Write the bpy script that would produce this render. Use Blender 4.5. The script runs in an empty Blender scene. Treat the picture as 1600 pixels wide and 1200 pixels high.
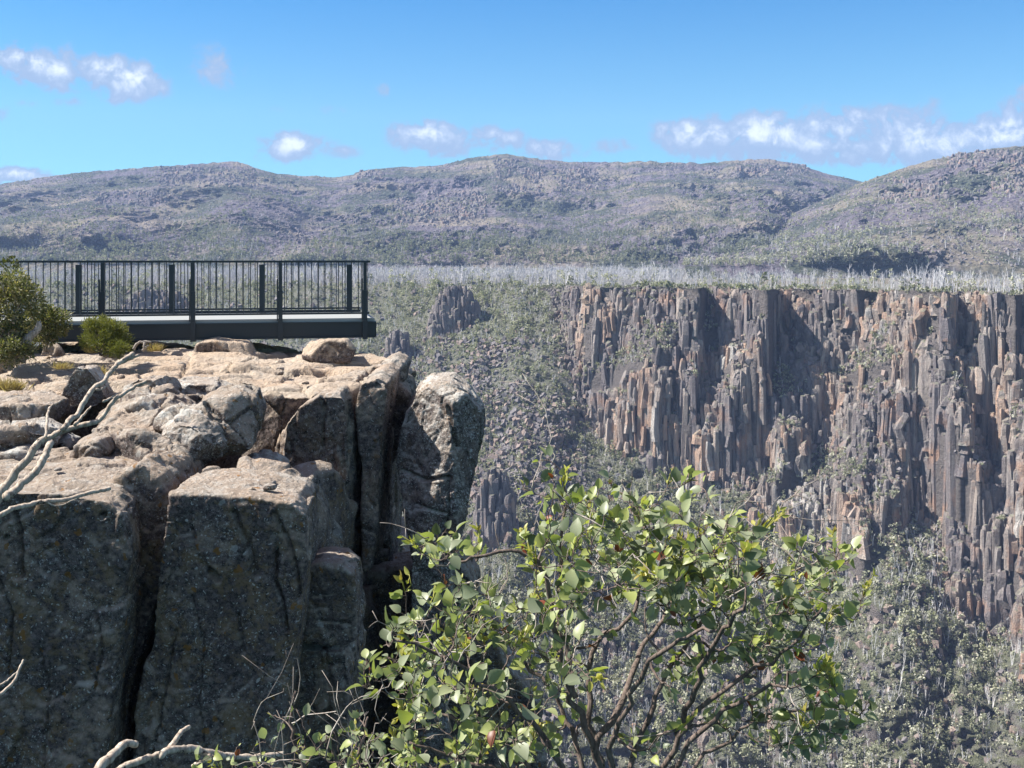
import bpy, bmesh, math, time
import numpy as np
from mathutils import Vector, Matrix
T0 = time.time()
SC = bpy.context.scene
COL = SC.collection
F = 1700.0; HZ = 406.0          # focal length and horizon of the photograph (1600 px frame)
def P(px, py, Y):               # a sight line at distance Y
    return np.array([(px - 800.0) / F * Y, Y, (HZ - py) / F * Y])
SKYS = .073; SKYT = [(.46, .84, .96), (.54, .92, .96), (.24, .74, .99), (1.72, 1.10, .92)]   # strength; colour balance of the sky near the hills, above them, high up
SUN = np.array([-0.66, 0.04, 0.75]); SUN /= np.linalg.norm(SUN)

# ------------------------------------------------------------------ noise
def _h(ix, iy, iz, s):
    n = (ix.astype(np.int64) * 374761393 + iy.astype(np.int64) * 668265263 + iz.astype(np.int64) * 2147483647 + s * 1274126177) & 0xffffffff
    n = ((n ^ (n >> 13)) * 1274126177) & 0xffffffff
    n = ((n ^ (n >> 16)) * 2246822519) & 0xffffffff
    return ((n ^ (n >> 15)) & 0xffffff) / float(0xffffff)
def vnoise(p, s=0):
    i = np.floor(p).astype(np.int64); f = p - i
    f = f * f * f * (f * (f * 6 - 15) + 10)
    r = 0
    for dx in (0, 1):
        wx = f[:, 0] if dx else 1 - f[:, 0]
        for dy in (0, 1):
            wy = f[:, 1] if dy else 1 - f[:, 1]
            for dz in (0, 1):
                wz = f[:, 2] if dz else 1 - f[:, 2]
                r = r + wx * wy * wz * _h(i[:, 0] + dx, i[:, 1] + dy, i[:, 2] + dz, s)
    return r * 2 - 1
def fbm(p, o=4, s=0, g=0.5):
    r = 0; a = 1; t = 0
    for k in range(o):
        r = r + a * vnoise(p * (2.03 ** k) + 17.3 * k, s + k); t += a; a *= g
    return r / t
def worley(p, s=0, ctr=False):
    i = np.floor(p).astype(np.int64)
    d1 = np.full(len(p), 9.0); d2 = d1.copy(); c = np.zeros(len(p)); best = np.zeros_like(p)
    for dx in (-1, 0, 1):
        for dy in (-1, 0, 1):
            for dz in (-1, 0, 1):
                a, b, e = i[:, 0] + dx, i[:, 1] + dy, i[:, 2] + dz
                q = np.stack([a + _h(a, b, e, s), b + _h(a, b, e, s + 1), e + _h(a, b, e, s + 2)], 1)
                d = np.linalg.norm(p - q, axis=1); r = _h(a, b, e, s + 3)
                n = d < d1
                d2 = np.where(n, d1, np.minimum(d2, d)); c = np.where(n, r, c); best = np.where(n[:, None], q, best) if ctr else best; d1 = np.where(n, d, d1)
    return (d1, d2, c, best) if ctr else (d1, d2, c)

# ------------------------------------------------------------------ mesh helpers
def mesh_np(name, V, Q=None, T=None, mats=(), mi=None, smooth=False, attr=None, cattr=None):
    me = bpy.data.meshes.new(name)
    V = np.asarray(V, np.float32)
    Q = np.zeros((0, 4), np.int32) if Q is None else np.asarray(Q, np.int32).reshape(-1, 4)
    T = np.zeros((0, 3), np.int32) if T is None else np.asarray(T, np.int32).reshape(-1, 3)
    me.vertices.add(len(V)); me.vertices.foreach_set('co', V.ravel())
    me.loops.add(Q.size + T.size); me.loops.foreach_set('vertex_index', np.concatenate([Q.ravel(), T.ravel()]))
    n = len(Q) + len(T); me.polygons.add(n)
    st = np.concatenate([np.arange(len(Q)) * 4, Q.size + np.arange(len(T)) * 3]).astype(np.int32)
    me.polygons.foreach_set('loop_start', st)
    for m in mats: me.materials.append(m)
    if mi is not None: me.polygons.foreach_set('material_index', np.asarray(mi, np.int32))
    me.polygons.foreach_set('use_smooth', np.full(n, smooth))
    if attr is not None:
        a = me.attributes.new('tint', 'FLOAT', 'POINT'); a.data.foreach_set('value', np.asarray(attr, np.float32))
    if cattr is not None:
        a = me.attributes.new('kindmix', 'FLOAT', 'POINT'); a.data.foreach_set('value', np.asarray(cattr, np.float32))
    me.update(calc_edges=True)
    return me
def link(name, data, parent=None, label=None, cat=None, group=None, kind=None):
    o = bpy.data.objects.new(name, data); COL.objects.link(o)
    if parent is not None: o.parent = parent
    if label: o['label'] = label
    if cat: o['category'] = cat
    if group: o['group'] = group
    if kind: o['kind'] = kind
    return o
class MB:                        # collects quads / tris
    def __init__(s): s.V = []; s.Q = []; s.T = []; s.mq = []; s.mt = []; s.a = []; s.n = 0
    def add(s, V, Q=None, T=None, m=0, a=0.0):
        V = np.asarray(V, float); s.V.append(V); s.a.append(np.full(len(V), a) if np.isscalar(a) else np.asarray(a))
        if Q is not None and len(Q): s.Q.append(np.asarray(Q) + s.n); s.mq += [m] * len(Q)
        if T is not None and len(T): s.T.append(np.asarray(T) + s.n); s.mt += [m] * len(T)
        s.n += len(V)
    def arrays(s):
        V = np.concatenate(s.V); Q = np.concatenate(s.Q) if s.Q else np.zeros((0, 4), int); T = np.concatenate(s.T) if s.T else np.zeros((0, 3), int)
        return V, Q, T, np.array(s.mq + s.mt, int), np.concatenate(s.a)
    def mesh(s, name, mats, smooth=False):
        V, Q, T, mi, a = s.arrays()
        return mesh_np(name, V, Q, T, mats, mi, smooth, a)
    def tube(s, pts, rad, n=6, m=0, a=0.0, cap=True):
        pts = np.asarray(pts, float); k = len(pts); rad = np.broadcast_to(np.asarray(rad, float), (k,))
        t = np.gradient(pts, axis=0); t /= np.linalg.norm(t, axis=1)[:, None] + 1e-12
        up = np.array([0, 0, 1.0]) if abs(t[0, 2]) < .9 else np.array([1.0, 0, 0])
        V = []
        ang = np.arange(n) / n * 2 * math.pi
        u = np.cross(t[0], up); u /= np.linalg.norm(u)
        for i in range(k):
            u = u - t[i] * (u @ t[i]); u /= np.linalg.norm(u) + 1e-12; w = np.cross(t[i], u)
            V.append(pts[i] + rad[i] * (np.cos(ang)[:, None] * u + np.sin(ang)[:, None] * w))
        V = np.concatenate(V); Q = []
        for i in range(k - 1):
            for j in range(n): Q.append((i * n + j, i * n + (j + 1) % n, (i + 1) * n + (j + 1) % n, (i + 1) * n + j))
        T = []
        if cap:
            V = np.vstack([V, pts[0], pts[-1]])
            for j in range(n): T.append((k * n, (j + 1) % n, j)); T.append((k * n + 1, (k - 1) * n + j, (k - 1) * n + (j + 1) % n))
        s.add(V, Q, T, m, a)
    def box(s, c, h, R=None, m=0):
        c = np.asarray(c, float); h = np.asarray(h, float)
        V = np.array([(x, y, z) for x in (-1, 1) for y in (-1, 1) for z in (-1, 1)], float) * h
        if R is not None: V = V @ np.asarray(R).T
        s.add(V + c, [(0, 1, 3, 2), (4, 6, 7, 5), (0, 4, 5, 1), (2, 3, 7, 6), (0, 2, 6, 4), (1, 5, 7, 3)], None, m)
def repl(proto, pos, rot, scl, tint, lean=None):   # copies of a prototype (V,Q,T,mi) merged into arrays
    V, Q, T, mi, a = proto; n = len(pos); nv = len(V)
    c, s_ = np.cos(rot), np.sin(rot)
    VV = np.empty((n, nv, 3), np.float32)
    VV[:, :, 0] = (V[None, :, 0] * c[:, None] - V[None, :, 1] * s_[:, None]) * scl[:, None]
    VV[:, :, 1] = (V[None, :, 0] * s_[:, None] + V[None, :, 1] * c[:, None]) * scl[:, None]
    VV[:, :, 2] = V[None, :, 2] * scl[:, None]
    if lean is not None:
        VV[:, :, 0] += VV[:, :, 2] * lean[:, :1]; VV[:, :, 1] += VV[:, :, 2] * lean[:, 1:]
    VV += pos[:, None, :]
    off = (np.arange(n) * nv)[:, None, None]
    A = np.clip(a[None, :] * .5 + tint[:, None], 0, 9)
    nq = len(Q)
    return VV.reshape(-1, 3), (Q[None] + off).reshape(-1, 4), (T[None] + off).reshape(-1, 3) if len(T) else np.zeros((0, 3), int), np.tile(mi[:nq], n), np.tile(mi[nq:], n), A.ravel()
def merge(parts):
    Vs, Qs, Ts, MQ, MT, As = [], [], [], [], [], []; n = 0
    for V, Q, T, mq, mt, A in parts:
        Vs.append(V); Qs.append(Q + n); Ts.append(T + n); MQ.append(mq); MT.append(mt); As.append(A); n += len(V)
    return np.concatenate(Vs), np.concatenate(Qs), np.concatenate(Ts), np.concatenate(MQ + MT), np.concatenate(As)

# ------------------------------------------------------------------ materials
class NT:
    def __init__(s, name, rough=.85, spec=.3):
        s.m = bpy.data.materials.new(name); s.m.use_nodes = True; s.t = s.m.node_tree
        s.b = s.t.nodes['Principled BSDF']; s.out = s.t.nodes['Material Output']
        s.b.inputs['Roughness'].default_value = rough; s.b.inputs['Specular IOR Level'].default_value = spec
        s.co = s.n('ShaderNodeTexCoord').outputs['Object']
        s.geo = s.n('ShaderNodeNewGeometry')
    def n(s, t, **k):
        x = s.t.nodes.new(t)
        for a, b in k.items(): setattr(x, a, b)
        return x
    def L(s, a, b): s.t.links.new(a, b)
    def val(s, sock, v):
        if isinstance(v, bpy.types.NodeSocket): s.L(v, sock)
        elif isinstance(v, (tuple, list)) and len(v) == 3 and sock.type == 'RGBA': sock.default_value = (*v, 1)
        else: sock.default_value = v
    def map(s, scale, vec=None, rot=(0, 0, 0), loc=(0, 0, 0)):
        x = s.n('ShaderNodeMapping'); s.L(vec or s.co, x.inputs[0]); x.inputs['Scale'].default_value = scale if isinstance(scale, tuple) else (scale,) * 3
        x.inputs['Rotation'].default_value = rot; x.inputs['Location'].default_value = loc
        return x.outputs[0]
    def noise(s, scale, det=6, ro=.6, vec=None, dist=0.0, typ='FBM'):
        x = s.n('ShaderNodeTexNoise', noise_type=typ); s.L(vec or s.co, x.inputs['Vector'])
        x.inputs['Scale'].default_value = scale; x.inputs['Detail'].default_value = det; x.inputs['Roughness'].default_value = ro; x.inputs['Distortion'].default_value = dist
        return x.outputs['Fac']
    def vor(s, scale, vec=None, feat='F1', out='Distance', rnd=1.0):
        x = s.n('ShaderNodeTexVoronoi', feature=feat); s.L(vec or s.co, x.inputs['Vector']); x.inputs['Scale'].default_value = scale
        x.inputs['Randomness'].default_value = rnd
        return x.outputs[out]
    def ramp(s, f, stops, interp='LINEAR'):
        x = s.n('ShaderNodeValToRGB'); s.L(f, x.inputs[0]); e = x.color_ramp; e.interpolation = interp
        while len(e.elements) < len(stops): e.elements.new(.5)
        for q, (p, c) in zip(e.elements, stops):
            q.position = p; q.color = (c, c, c, 1) if isinstance(c, (int, float)) else (*c, 1)
        return x.outputs[0]
    def mix(s, f, a, b, mode='MIX'):
        x = s.n('ShaderNodeMix', data_type='RGBA', blend_type=mode)
        s.val(x.inputs[0], f); s.val(x.inputs[6], a); s.val(x.inputs[7], b)
        return x.outputs[2]
    def math(s, op, a, b=0.0, c=0.0, clamp=False):
        x = s.n('ShaderNodeMath', operation=op, use_clamp=clamp)
        s.val(x.inputs[0], a); s.val(x.inputs[1], b)
        if len(x.inputs) > 2: s.val(x.inputs[2], c)
        return x.outputs[0]
    def attr(s, name): return s.n('ShaderNodeAttribute', attribute_name=name).outputs['Fac']
    def orand(s): return s.n('ShaderNodeObjectInfo').outputs['Random']
    def bump(s, h, dist, st=1.0, nrm=None):
        x = s.n('ShaderNodeBump'); s.L(h, x.inputs['Height']); x.inputs['Distance'].default_value = dist; x.inputs['Strength'].default_value = st
        if nrm is not None: s.L(nrm, x.inputs['Normal'])
        return x.outputs[0]
    def done(s, col, nrm=None):
        s.val(s.b.inputs['Base Color'], col)
        if nrm is not None: s.L(nrm, s.b.inputs['Normal'])
        return s.m

def mat_rock(name, base=(.42, .365, .305), dark=(.062, .050, .047), lichen=.5, orange=.5, tops=1.0):
    k = NT(name, .92, .15)
    ob = k.n('ShaderNodeObjectInfo'); off = k.n('ShaderNodeVectorMath', operation='MULTIPLY_ADD')
    k.L(ob.outputs['Random'], off.inputs[0]); off.inputs[1].default_value = (37, 19, 53); k.L(k.co, off.inputs[2]); v = off.outputs[0]
    big = k.noise(.9, 5, .6, v, .4); mid = k.noise(8, 9, .74, v, .3); fine = k.noise(60, 6, .75, v)
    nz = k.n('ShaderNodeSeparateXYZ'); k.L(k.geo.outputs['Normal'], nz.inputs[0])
    # bleached stone on worn tops; joint faces dark with black lichen and painted-in shade
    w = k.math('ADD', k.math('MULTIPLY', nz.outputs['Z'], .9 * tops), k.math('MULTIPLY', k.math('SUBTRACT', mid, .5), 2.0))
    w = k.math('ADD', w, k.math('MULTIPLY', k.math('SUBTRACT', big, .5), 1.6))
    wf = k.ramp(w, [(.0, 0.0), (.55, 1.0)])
    warm = k.mix(k.ramp(big, [(.35, 0.0), (.65, 1.0)]), base, tuple(c * f for c, f in zip(base, (1.08, .95, .86))))
    warm = k.mix(k.ramp(fine, [(.35, .0), (.7, 1.0)]), k.mix(.42, warm, (.13, .105, .09)), warm)
    dk = k.mix(k.ramp(k.noise(20, 8, .85, v), [(.43, 0.0), (.58, 1.0)]), dark, tuple(c * 3.2 for c in dark))
    dk = k.mix(k.ramp(k.noise(3.4, 9, .82, v, .4), [(.49, 0.0), (.56, .8 * orange)]), dk, (.22, .15, .085))
    dk = k.mix(k.ramp(k.noise(13, 7, .8, v, .2), [(.36, .9), (.45, 0.0)]), dk, (.010, .009, .011))
    dk = k.mix(k.ramp(k.noise(11, 8, .85, k.map(1.0, v, loc=(2, 7, 4))), [(.57, 0.0), (.62, .55)]), dk, (.22, .215, .21))
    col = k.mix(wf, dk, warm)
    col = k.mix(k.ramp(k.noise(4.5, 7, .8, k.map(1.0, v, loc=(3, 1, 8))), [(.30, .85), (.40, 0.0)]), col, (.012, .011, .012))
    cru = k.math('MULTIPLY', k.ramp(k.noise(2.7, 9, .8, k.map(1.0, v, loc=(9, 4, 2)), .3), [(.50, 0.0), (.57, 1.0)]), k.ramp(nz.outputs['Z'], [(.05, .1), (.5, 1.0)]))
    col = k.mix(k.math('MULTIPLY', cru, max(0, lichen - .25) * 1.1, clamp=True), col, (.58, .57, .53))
    # pale lichen rosettes and speckle
    dn = k.n('ShaderNodeVectorMath', operation='MULTIPLY_ADD')
    ns = k.n('ShaderNodeTexNoise'); k.L(v, ns.inputs['Vector']); ns.inputs['Scale'].default_value = 9; ns.inputs['Detail'].default_value = 4
    k.L(ns.outputs['Color'], dn.inputs[0]); dn.inputs[1].default_value = (.16, .16, .16); k.L(v, dn.inputs[2])
    r = k.vor(7, dn.outputs[0]); rc = k.vor(7, dn.outputs[0], out='Color'); sp = k.n('ShaderNodeSeparateColor'); k.L(rc, sp.inputs[0])
    rad = k.math('MULTIPLY', k.math('SUBTRACT', sp.outputs[0], .45), .55)
    edge = k.math('SUBTRACT', rad, r)
    ring = k.math('MULTIPLY', k.math('GREATER_THAN', edge, 0.0), k.math('LESS_THAN', edge, .07))
    disk = k.math('MULTIPLY', k.math('GREATER_THAN', edge, 0.0), k.math('GREATER_THAN', sp.outputs[1], .55))
    gate = k.ramp(k.noise(1.1, 3, .5, k.map(1.0, v, loc=(5, 3, 1))), [(.46, 0.0), (.58, 1.0)])
    lf = k.math('MULTIPLY', k.math('MAXIMUM', k.math('MULTIPLY', ring, .8), disk), k.math('MULTIPLY', gate, lichen), clamp=True)
    col = k.mix(lf, col, (.42, .42, .40))
    sp2 = k.ramp(k.noise(36, 5, .8, v, .2), [(.60 - .06 * lichen, 0.0), (.64 - .06 * lichen, 1.0)])
    col = k.mix(k.math('MULTIPLY', sp2, k.math('MULTIPLY', k.ramp(k.noise(2.1, 3, .5, v), [(.42, 0.0), (.6, 1.0)]), lichen * 1.3), clamp=True), col, (.52, .51, .47))
    fv = k.vor(30, dn.outputs[0]); fc = k.n('ShaderNodeSeparateColor'); k.L(k.vor(30, dn.outputs[0], out='Color'), fc.inputs[0])
    fm = k.math('MULTIPLY', k.math('LESS_THAN', fv, .30), k.math('GREATER_THAN', fc.outputs[0], .82))
    col = k.mix(k.math('MULTIPLY', fm, .8 * min(1, lichen * 1.4)), col, (.62, .62, .58))
    od = k.math('MULTIPLY', k.math('LESS_THAN', k.vor(4.3, dn.outputs[0]), .16), k.math('GREATER_THAN', sp.outputs[2], .3))
    col = k.mix(k.math('MULTIPLY', od, .75 * orange), col, (.26, .125, .03))
    # hairline cracks
    cr = k.vor(1.9, dn.outputs[0], 'DISTANCE_TO_EDGE'); cm = k.ramp(cr, [(.0, 0.0), (.018, 1.0)])
    cr2 = k.math('MAXIMUM', cm, k.ramp(k.noise(1.6, 2, .5, v), [(.56, 1.0), (.60, 0.0)]))
    h = k.math('ADD', k.math('MULTIPLY', k.noise(7, 12, .72, v, .2), .6), k.math('MULTIPLY', k.vor(16, dn.outputs[0]), .18))
    h = k.math('ADD', h, k.math('MULTIPLY', k.noise(30, 6, .8, v), .12))
    return k.done(col, k.bump(h, .13, 1.0))

def mat_plain(name, c, rough=.5, spec=.5, metal=0.0, var=.15, sc=8, bump=0.0):
    k = NT(name, rough, spec); k.b.inputs['Metallic'].default_value = metal
    n = k.noise(sc, 5, .6)
    col = k.mix(n, tuple(x * (1 - var) for x in c), tuple(min(1, x * (1 + var)) for x in c))
    return k.done(col, k.bump(n, bump) if bump else None)
def mat_leaf(name, cols, trans=.35, rough=.45, spec=.4, nsc=.0):
    k = NT(name, rough, spec)
    f = k.math('FRACT', k.math('ADD', k.attr('tint'), k.math('MULTIPLY', k.orand(), .0 if nsc == 0 else 1.0)))
    col = k.ramp(f, [(i / max(1, len(cols) - 1), c) for i, c in enumerate(cols)])
    k.done(col)
    tr = k.n('ShaderNodeBsdfTranslucent'); k.L(k.mix(1.0, col, (1.25, 1.35, .55), 'MULTIPLY'), tr.inputs[0])
    mx = k.n('ShaderNodeMixShader'); mx.inputs[0].default_value = trans
    k.L(k.b.outputs[0], mx.inputs[1]); k.L(tr.outputs[0], mx.inputs[2]); k.L(mx.outputs[0], k.out.inputs[0])
    return k.m
def mat_bark(name, a, b, sc=60, dk=(.03, .025, .02)):
    k = NT(name, .85, .2)
    v = k.map((1, 1, .25))
    n = k.noise(sc, 6, .65, v, .5)
    col = k.mix(k.ramp(n, [(.35, 0.0), (.65, 1.0)]), a, b)
    col = k.mix(k.ramp(k.noise(sc * .35, 5, .7), [(.58, 0.0), (.66, 1.0)]), col, dk)
    return k.done(col, k.bump(n, .003))

M = {}
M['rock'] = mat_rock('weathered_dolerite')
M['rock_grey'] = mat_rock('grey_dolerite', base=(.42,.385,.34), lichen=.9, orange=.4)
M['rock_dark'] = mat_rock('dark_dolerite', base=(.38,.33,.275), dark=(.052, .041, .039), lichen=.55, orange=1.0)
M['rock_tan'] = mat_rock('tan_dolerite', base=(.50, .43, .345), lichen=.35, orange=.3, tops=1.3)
M['steel'] = mat_plain('charcoal_paint', (.006, .013, .024), .42, .5, var=.12, sc=3)
M['deck'] = mat_plain('pale_grating', (.30, .31, .30), .6, .4, var=.08, sc=30)
M['concrete'] = mat_plain('black_steel', (.012, .013, .015), .6, .3)
M['deadwood'] = mat_bark('silver_deadwood', (.56, .48, .39), (.25, .19, .145), 60, (.05, .04, .035))
M['bark'] = mat_bark('brown_bark', (.20, .155, .13), (.09, .065, .055), 160)
M['palebark'] = mat_bark('pale_bark', (.42, .38, .34), (.2, .16, .13), 30)
M['leaf'] = mat_leaf('gum_leaf', [(.045, .06, .03), (.11, .135, .08), (.22, .25, .16), (.32, .345, .22), (.30, .34, .11), (.37, .38, .11), (.38, .36, .09), (.22, .06, .03), (.15, .06, .035)], .36, .42, .4)
M['leafsmall'] = mat_leaf('shrub_leaf', [(.04, .05, .02), (.09, .10, .04), (.15, .16, .07), (.23, .215, .11), (.36, .30, .17)], .3, .5)
M['needle'] = mat_leaf('needle_leaf', [(.07, .085, .018), (.13, .14, .03), (.22, .21, .05)], .3, .55)
M['drygrass'] = mat_leaf('dry_grass', [(.33, .24, .12), (.42, .33, .18), (.22, .18, .08)], .3, .7)
M['fartrunk'] = mat_plain('bleached_wood', (.50, .49, .50), .9, .1, var=.35, sc=.2)
M['farbark'] = mat_plain('far_bark', (.16, .14, .12), .9, .1, var=.3, sc=.3)
M['farleaf'] = mat_leaf('far_foliage', [(.13, .14, .10), (.23, .24, .165), (.33, .335, .24), (.41, .405, .31), (.47, .46, .39)], .25, .8, .15, nsc=1)

# ------------------------------------------------------------------ camera, light, sky
cam = bpy.data.cameras.new('camera'); co = bpy.data.objects.new('camera', cam); COL.objects.link(co)
co.rotation_euler = (math.pi / 2, 0, 0); cam.sensor_width = 36; cam.lens = 36 * F / 1600; cam.shift_y = -(600 - HZ) / 1600
cam.clip_start = .05; cam.clip_end = 60000; SC.camera = co
sl = bpy.data.lights.new('sun', 'SUN'); sl.energy = 5.0; sl.angle = math.radians(.53); sl.color = (1, .95, .87)
so = bpy.data.objects.new('sun', sl); COL.objects.link(so); so.rotation_euler = Vector(SUN).to_track_quat('Z', 'Y').to_euler()
w = bpy.data.worlds.new('World'); SC.world = w; w.use_nodes = True
nt = w.node_tree; bg = nt.nodes['Background']
sky = nt.nodes.new('ShaderNodeTexSky'); sky.sky_type = 'NISHITA'; sky.sun_disc = False
sky.sun_elevation = math.asin(SUN[2]); sky.sun_rotation = math.atan2(SUN[0], SUN[1])
sky.altitude = 1000; sky.air_density = 1.0; sky.dust_density = .15; sky.ozone_density = 3.0
CLOUDS = [ # centre px, py, radii, strength
 (55, 105, 62, 26, 1.0, 22), (185, 122, 62, 32, 1.0, 12), (120, 92, 40, 26, .55, 0), (335, 108, 52, 44, .5, 0), (455, 228, 55, 22, .95, 0), (525, 236, 45, 13, .55, 0),
 (675, 214, 62, 26, 1.0, 6), (770, 216, 70, 22, .72, 4), (850, 232, 70, 20, .72, 8), (965, 226, 40, 14, .55, 0), (1090, 214, 60, 32, 1.0, 0), (1205, 216, 80, 36, 1.05, 0), (1300, 232, 110, 22, 1.0, 5),
 (1320, 194, 80, 26, .85, 4), (1440, 208, 90, 44, .85, 12), (1560, 208, 75, 34, 1.0, -14), (1500, 238, 110, 30, .8, 0), (35, 274, 42, 12, 1.0, 0), (45, 160, 25, 9, .5, 0), (105, 160, 32, 9, .5, 0),
 (600, 140, 16, 12, .45, 30), (525, 174, 34, 11, .5, 10), (430, 168, 22, 8, .45, 5), (1640, 200, 80, 60, .9, 0), (-60, 180, 60, 30, .8, 0)]
def nn(t, **k):
    x = nt.nodes.new(t)
    for a, b in k.items(): setattr(x, a, b)
    return x
def setv(s, v):
    if isinstance(v, bpy.types.NodeSocket): nt.links.new(v, s)
    else: s.default_value = v
def mm(op, a, b=0.0, c=0.0, clamp=False):
    x = nn('ShaderNodeMath', operation=op, use_clamp=clamp); setv(x.inputs[0], a); setv(x.inputs[1], b); setv(x.inputs[2], c); return x.outputs[0]
tc = nn('ShaderNodeTexCoord'); sp = nn('ShaderNodeSeparateXYZ'); nt.links.new(tc.outputs['Generated'], sp.inputs[0])
X, Yd, Z = sp.outputs; fwd = mm('MAXIMUM', Yd, .02)
U = mm('DIVIDE', X, fwd); W = mm('DIVIDE', Z, fwd)
cb = nn('ShaderNodeCombineXYZ'); setv(cb.inputs[0], U); setv(cb.inputs[1], W)
def wnoise(sc, det, ro, vec, dist=0.0):
    x = nn('ShaderNodeTexNoise'); nt.links.new(vec, x.inputs['Vector']); x.inputs['Scale'].default_value = sc; x.inputs['Detail'].default_value = det; x.inputs['Roughness'].default_value = ro
    x.inputs['Distortion'].default_value = dist; return x
wx = wnoise(22, 5, .6, cb.outputs[0]).outputs['Color']
vm = nn('ShaderNodeVectorMath', operation='MULTIPLY_ADD'); nt.links.new(wx, vm.inputs[0]); vm.inputs[1].default_value = (.022, .014, 0); vm.inputs[2].default_value = (0, 0, 0)
va = nn('ShaderNodeVectorMath', operation='ADD'); nt.links.new(vm.outputs[0], va.inputs[0]); nt.links.new(cb.outputs[0], va.inputs[1])
sp2 = nn('ShaderNodeSeparateXYZ'); nt.links.new(va.outputs[0], sp2.inputs[0])
U2 = mm('SUBTRACT', sp2.outputs[0], .011); W2 = mm('SUBTRACT', sp2.outputs[1], .007)
dens = None; shade = None
for (cx, cy, rx, ry, st, ang) in CLOUDS:
    mp = nn('ShaderNodeMapping', vector_type='TEXTURE'); c2 = nn('ShaderNodeCombineXYZ'); setv(c2.inputs[0], U2); setv(c2.inputs[1], W2)
    nt.links.new(c2.outputs[0], mp.inputs[0]); mp.inputs['Location'].default_value = ((cx - 800) / F, (HZ - cy) / F, 0); mp.inputs['Rotation'].default_value = (0, 0, -math.radians(ang)); mp.inputs['Scale'].default_value = (rx * 1.5 / F, ry * 1.42 / F, 1)
    ln = nn('ShaderNodeVectorMath', operation='LENGTH'); nt.links.new(mp.outputs[0], ln.inputs[0])
    d = mm('MULTIPLY', mm('SUBTRACT', 1.25, ln.outputs['Value'], clamp=True), st)
    sy_ = nn('ShaderNodeSeparateXYZ'); nt.links.new(mp.outputs[0], sy_.inputs[0]); q_ = mm('MULTIPLY', d, sy_.outputs[1]); shade = q_ if shade is None else mm('ADD', shade, q_)
    dens = d if dens is None else mm('MAXIMUM', dens, d)
nf = wnoise(42, 8, .66, cb.outputs[0], .3).outputs['Fac']
den = mm('MULTIPLY', dens, mm('ADD', mm('MULTIPLY', mm('SUBTRACT', nf, .5), 3.2), 1.0))
def smooth(v, lo, hi):
    x = nn('ShaderNodeMapRange', interpolation_type='SMOOTHSTEP'); setv(x.inputs[0], v); x.inputs[1].default_value = lo; x.inputs[2].default_value = hi; return x.outputs[0]
cm = nn('ShaderNodeMix', data_type='RGBA'); setv(cm.inputs[0], mm('MULTIPLY', smooth(den, .55, 1.4), smooth(mm('ADD', shade, mm('MULTIPLY', mm('SUBTRACT', nf, .5), 1.2)), -.55, .35))); cm.inputs[6].default_value = (2.5, 3.3, 4.6, 1); cm.inputs[7].default_value = (7.0, 7.4, 7.9, 1)
gr = nn('ShaderNodeValToRGB'); setv(gr.inputs[0], Z)
gr.color_ramp.elements.new(.12); gr.color_ramp.elements.new(.5)
for q, (p_, c_) in zip(gr.color_ramp.elements, [(.05, SKYT[0]), (.13, SKYT[1]), (.24, SKYT[2]), (.36, SKYT[3])]): q.position = p_; q.color = (*c_, 1)
tint = nn('ShaderNodeMix', data_type='RGBA', blend_type='MULTIPLY'); tint.inputs[0].default_value = 1; nt.links.new(sky.outputs[0], tint.inputs[6]); nt.links.new(gr.outputs[0], tint.inputs[7])
bg.inputs[1].default_value = SKYS; nt.links.new(tint.outputs[2], bg.inputs[0])
sm = nn('ShaderNodeMix', data_type='RGBA'); setv(sm.inputs[0], mm('MULTIPLY', smooth(den, .30, .66), .92)); nt.links.new(tint.outputs[2], sm.inputs[6]); nt.links.new(cm.outputs[2], sm.inputs[7])
bg2 = nn('ShaderNodeBackground'); bg2.inputs[1].default_value = SKYS; nt.links.new(sm.outputs[2], bg2.inputs[0])
gate = mm('MULTIPLY', mm('MULTIPLY', mm('GREATER_THAN', Z, .04), mm('LESS_THAN', Z, .22)), mm('MULTIPLY', mm('GREATER_THAN', Yd, .5), mm('LESS_THAN', mm('ABSOLUTE', U), .62)))
ms = nn('ShaderNodeMixShader'); setv(ms.inputs[0], gate); nt.links.new(bg.outputs[0], ms.inputs[1]); nt.links.new(bg2.outputs[0], ms.inputs[2])
nt.links.new(ms.outputs[0], nt.nodes['World Output'].inputs[0])
SC.view_settings.view_transform = 'Standard'; SC.view_settings.look = 'None'; SC.view_settings.exposure = 1.22; SC.view_settings.gamma = 1
SC.cycles.volume_bounces = 0; SC.cycles.max_bounces = 6; SC.cycles.transparent_max_bounces = 4; SC.cycles.diffuse_bounces = 3
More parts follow.
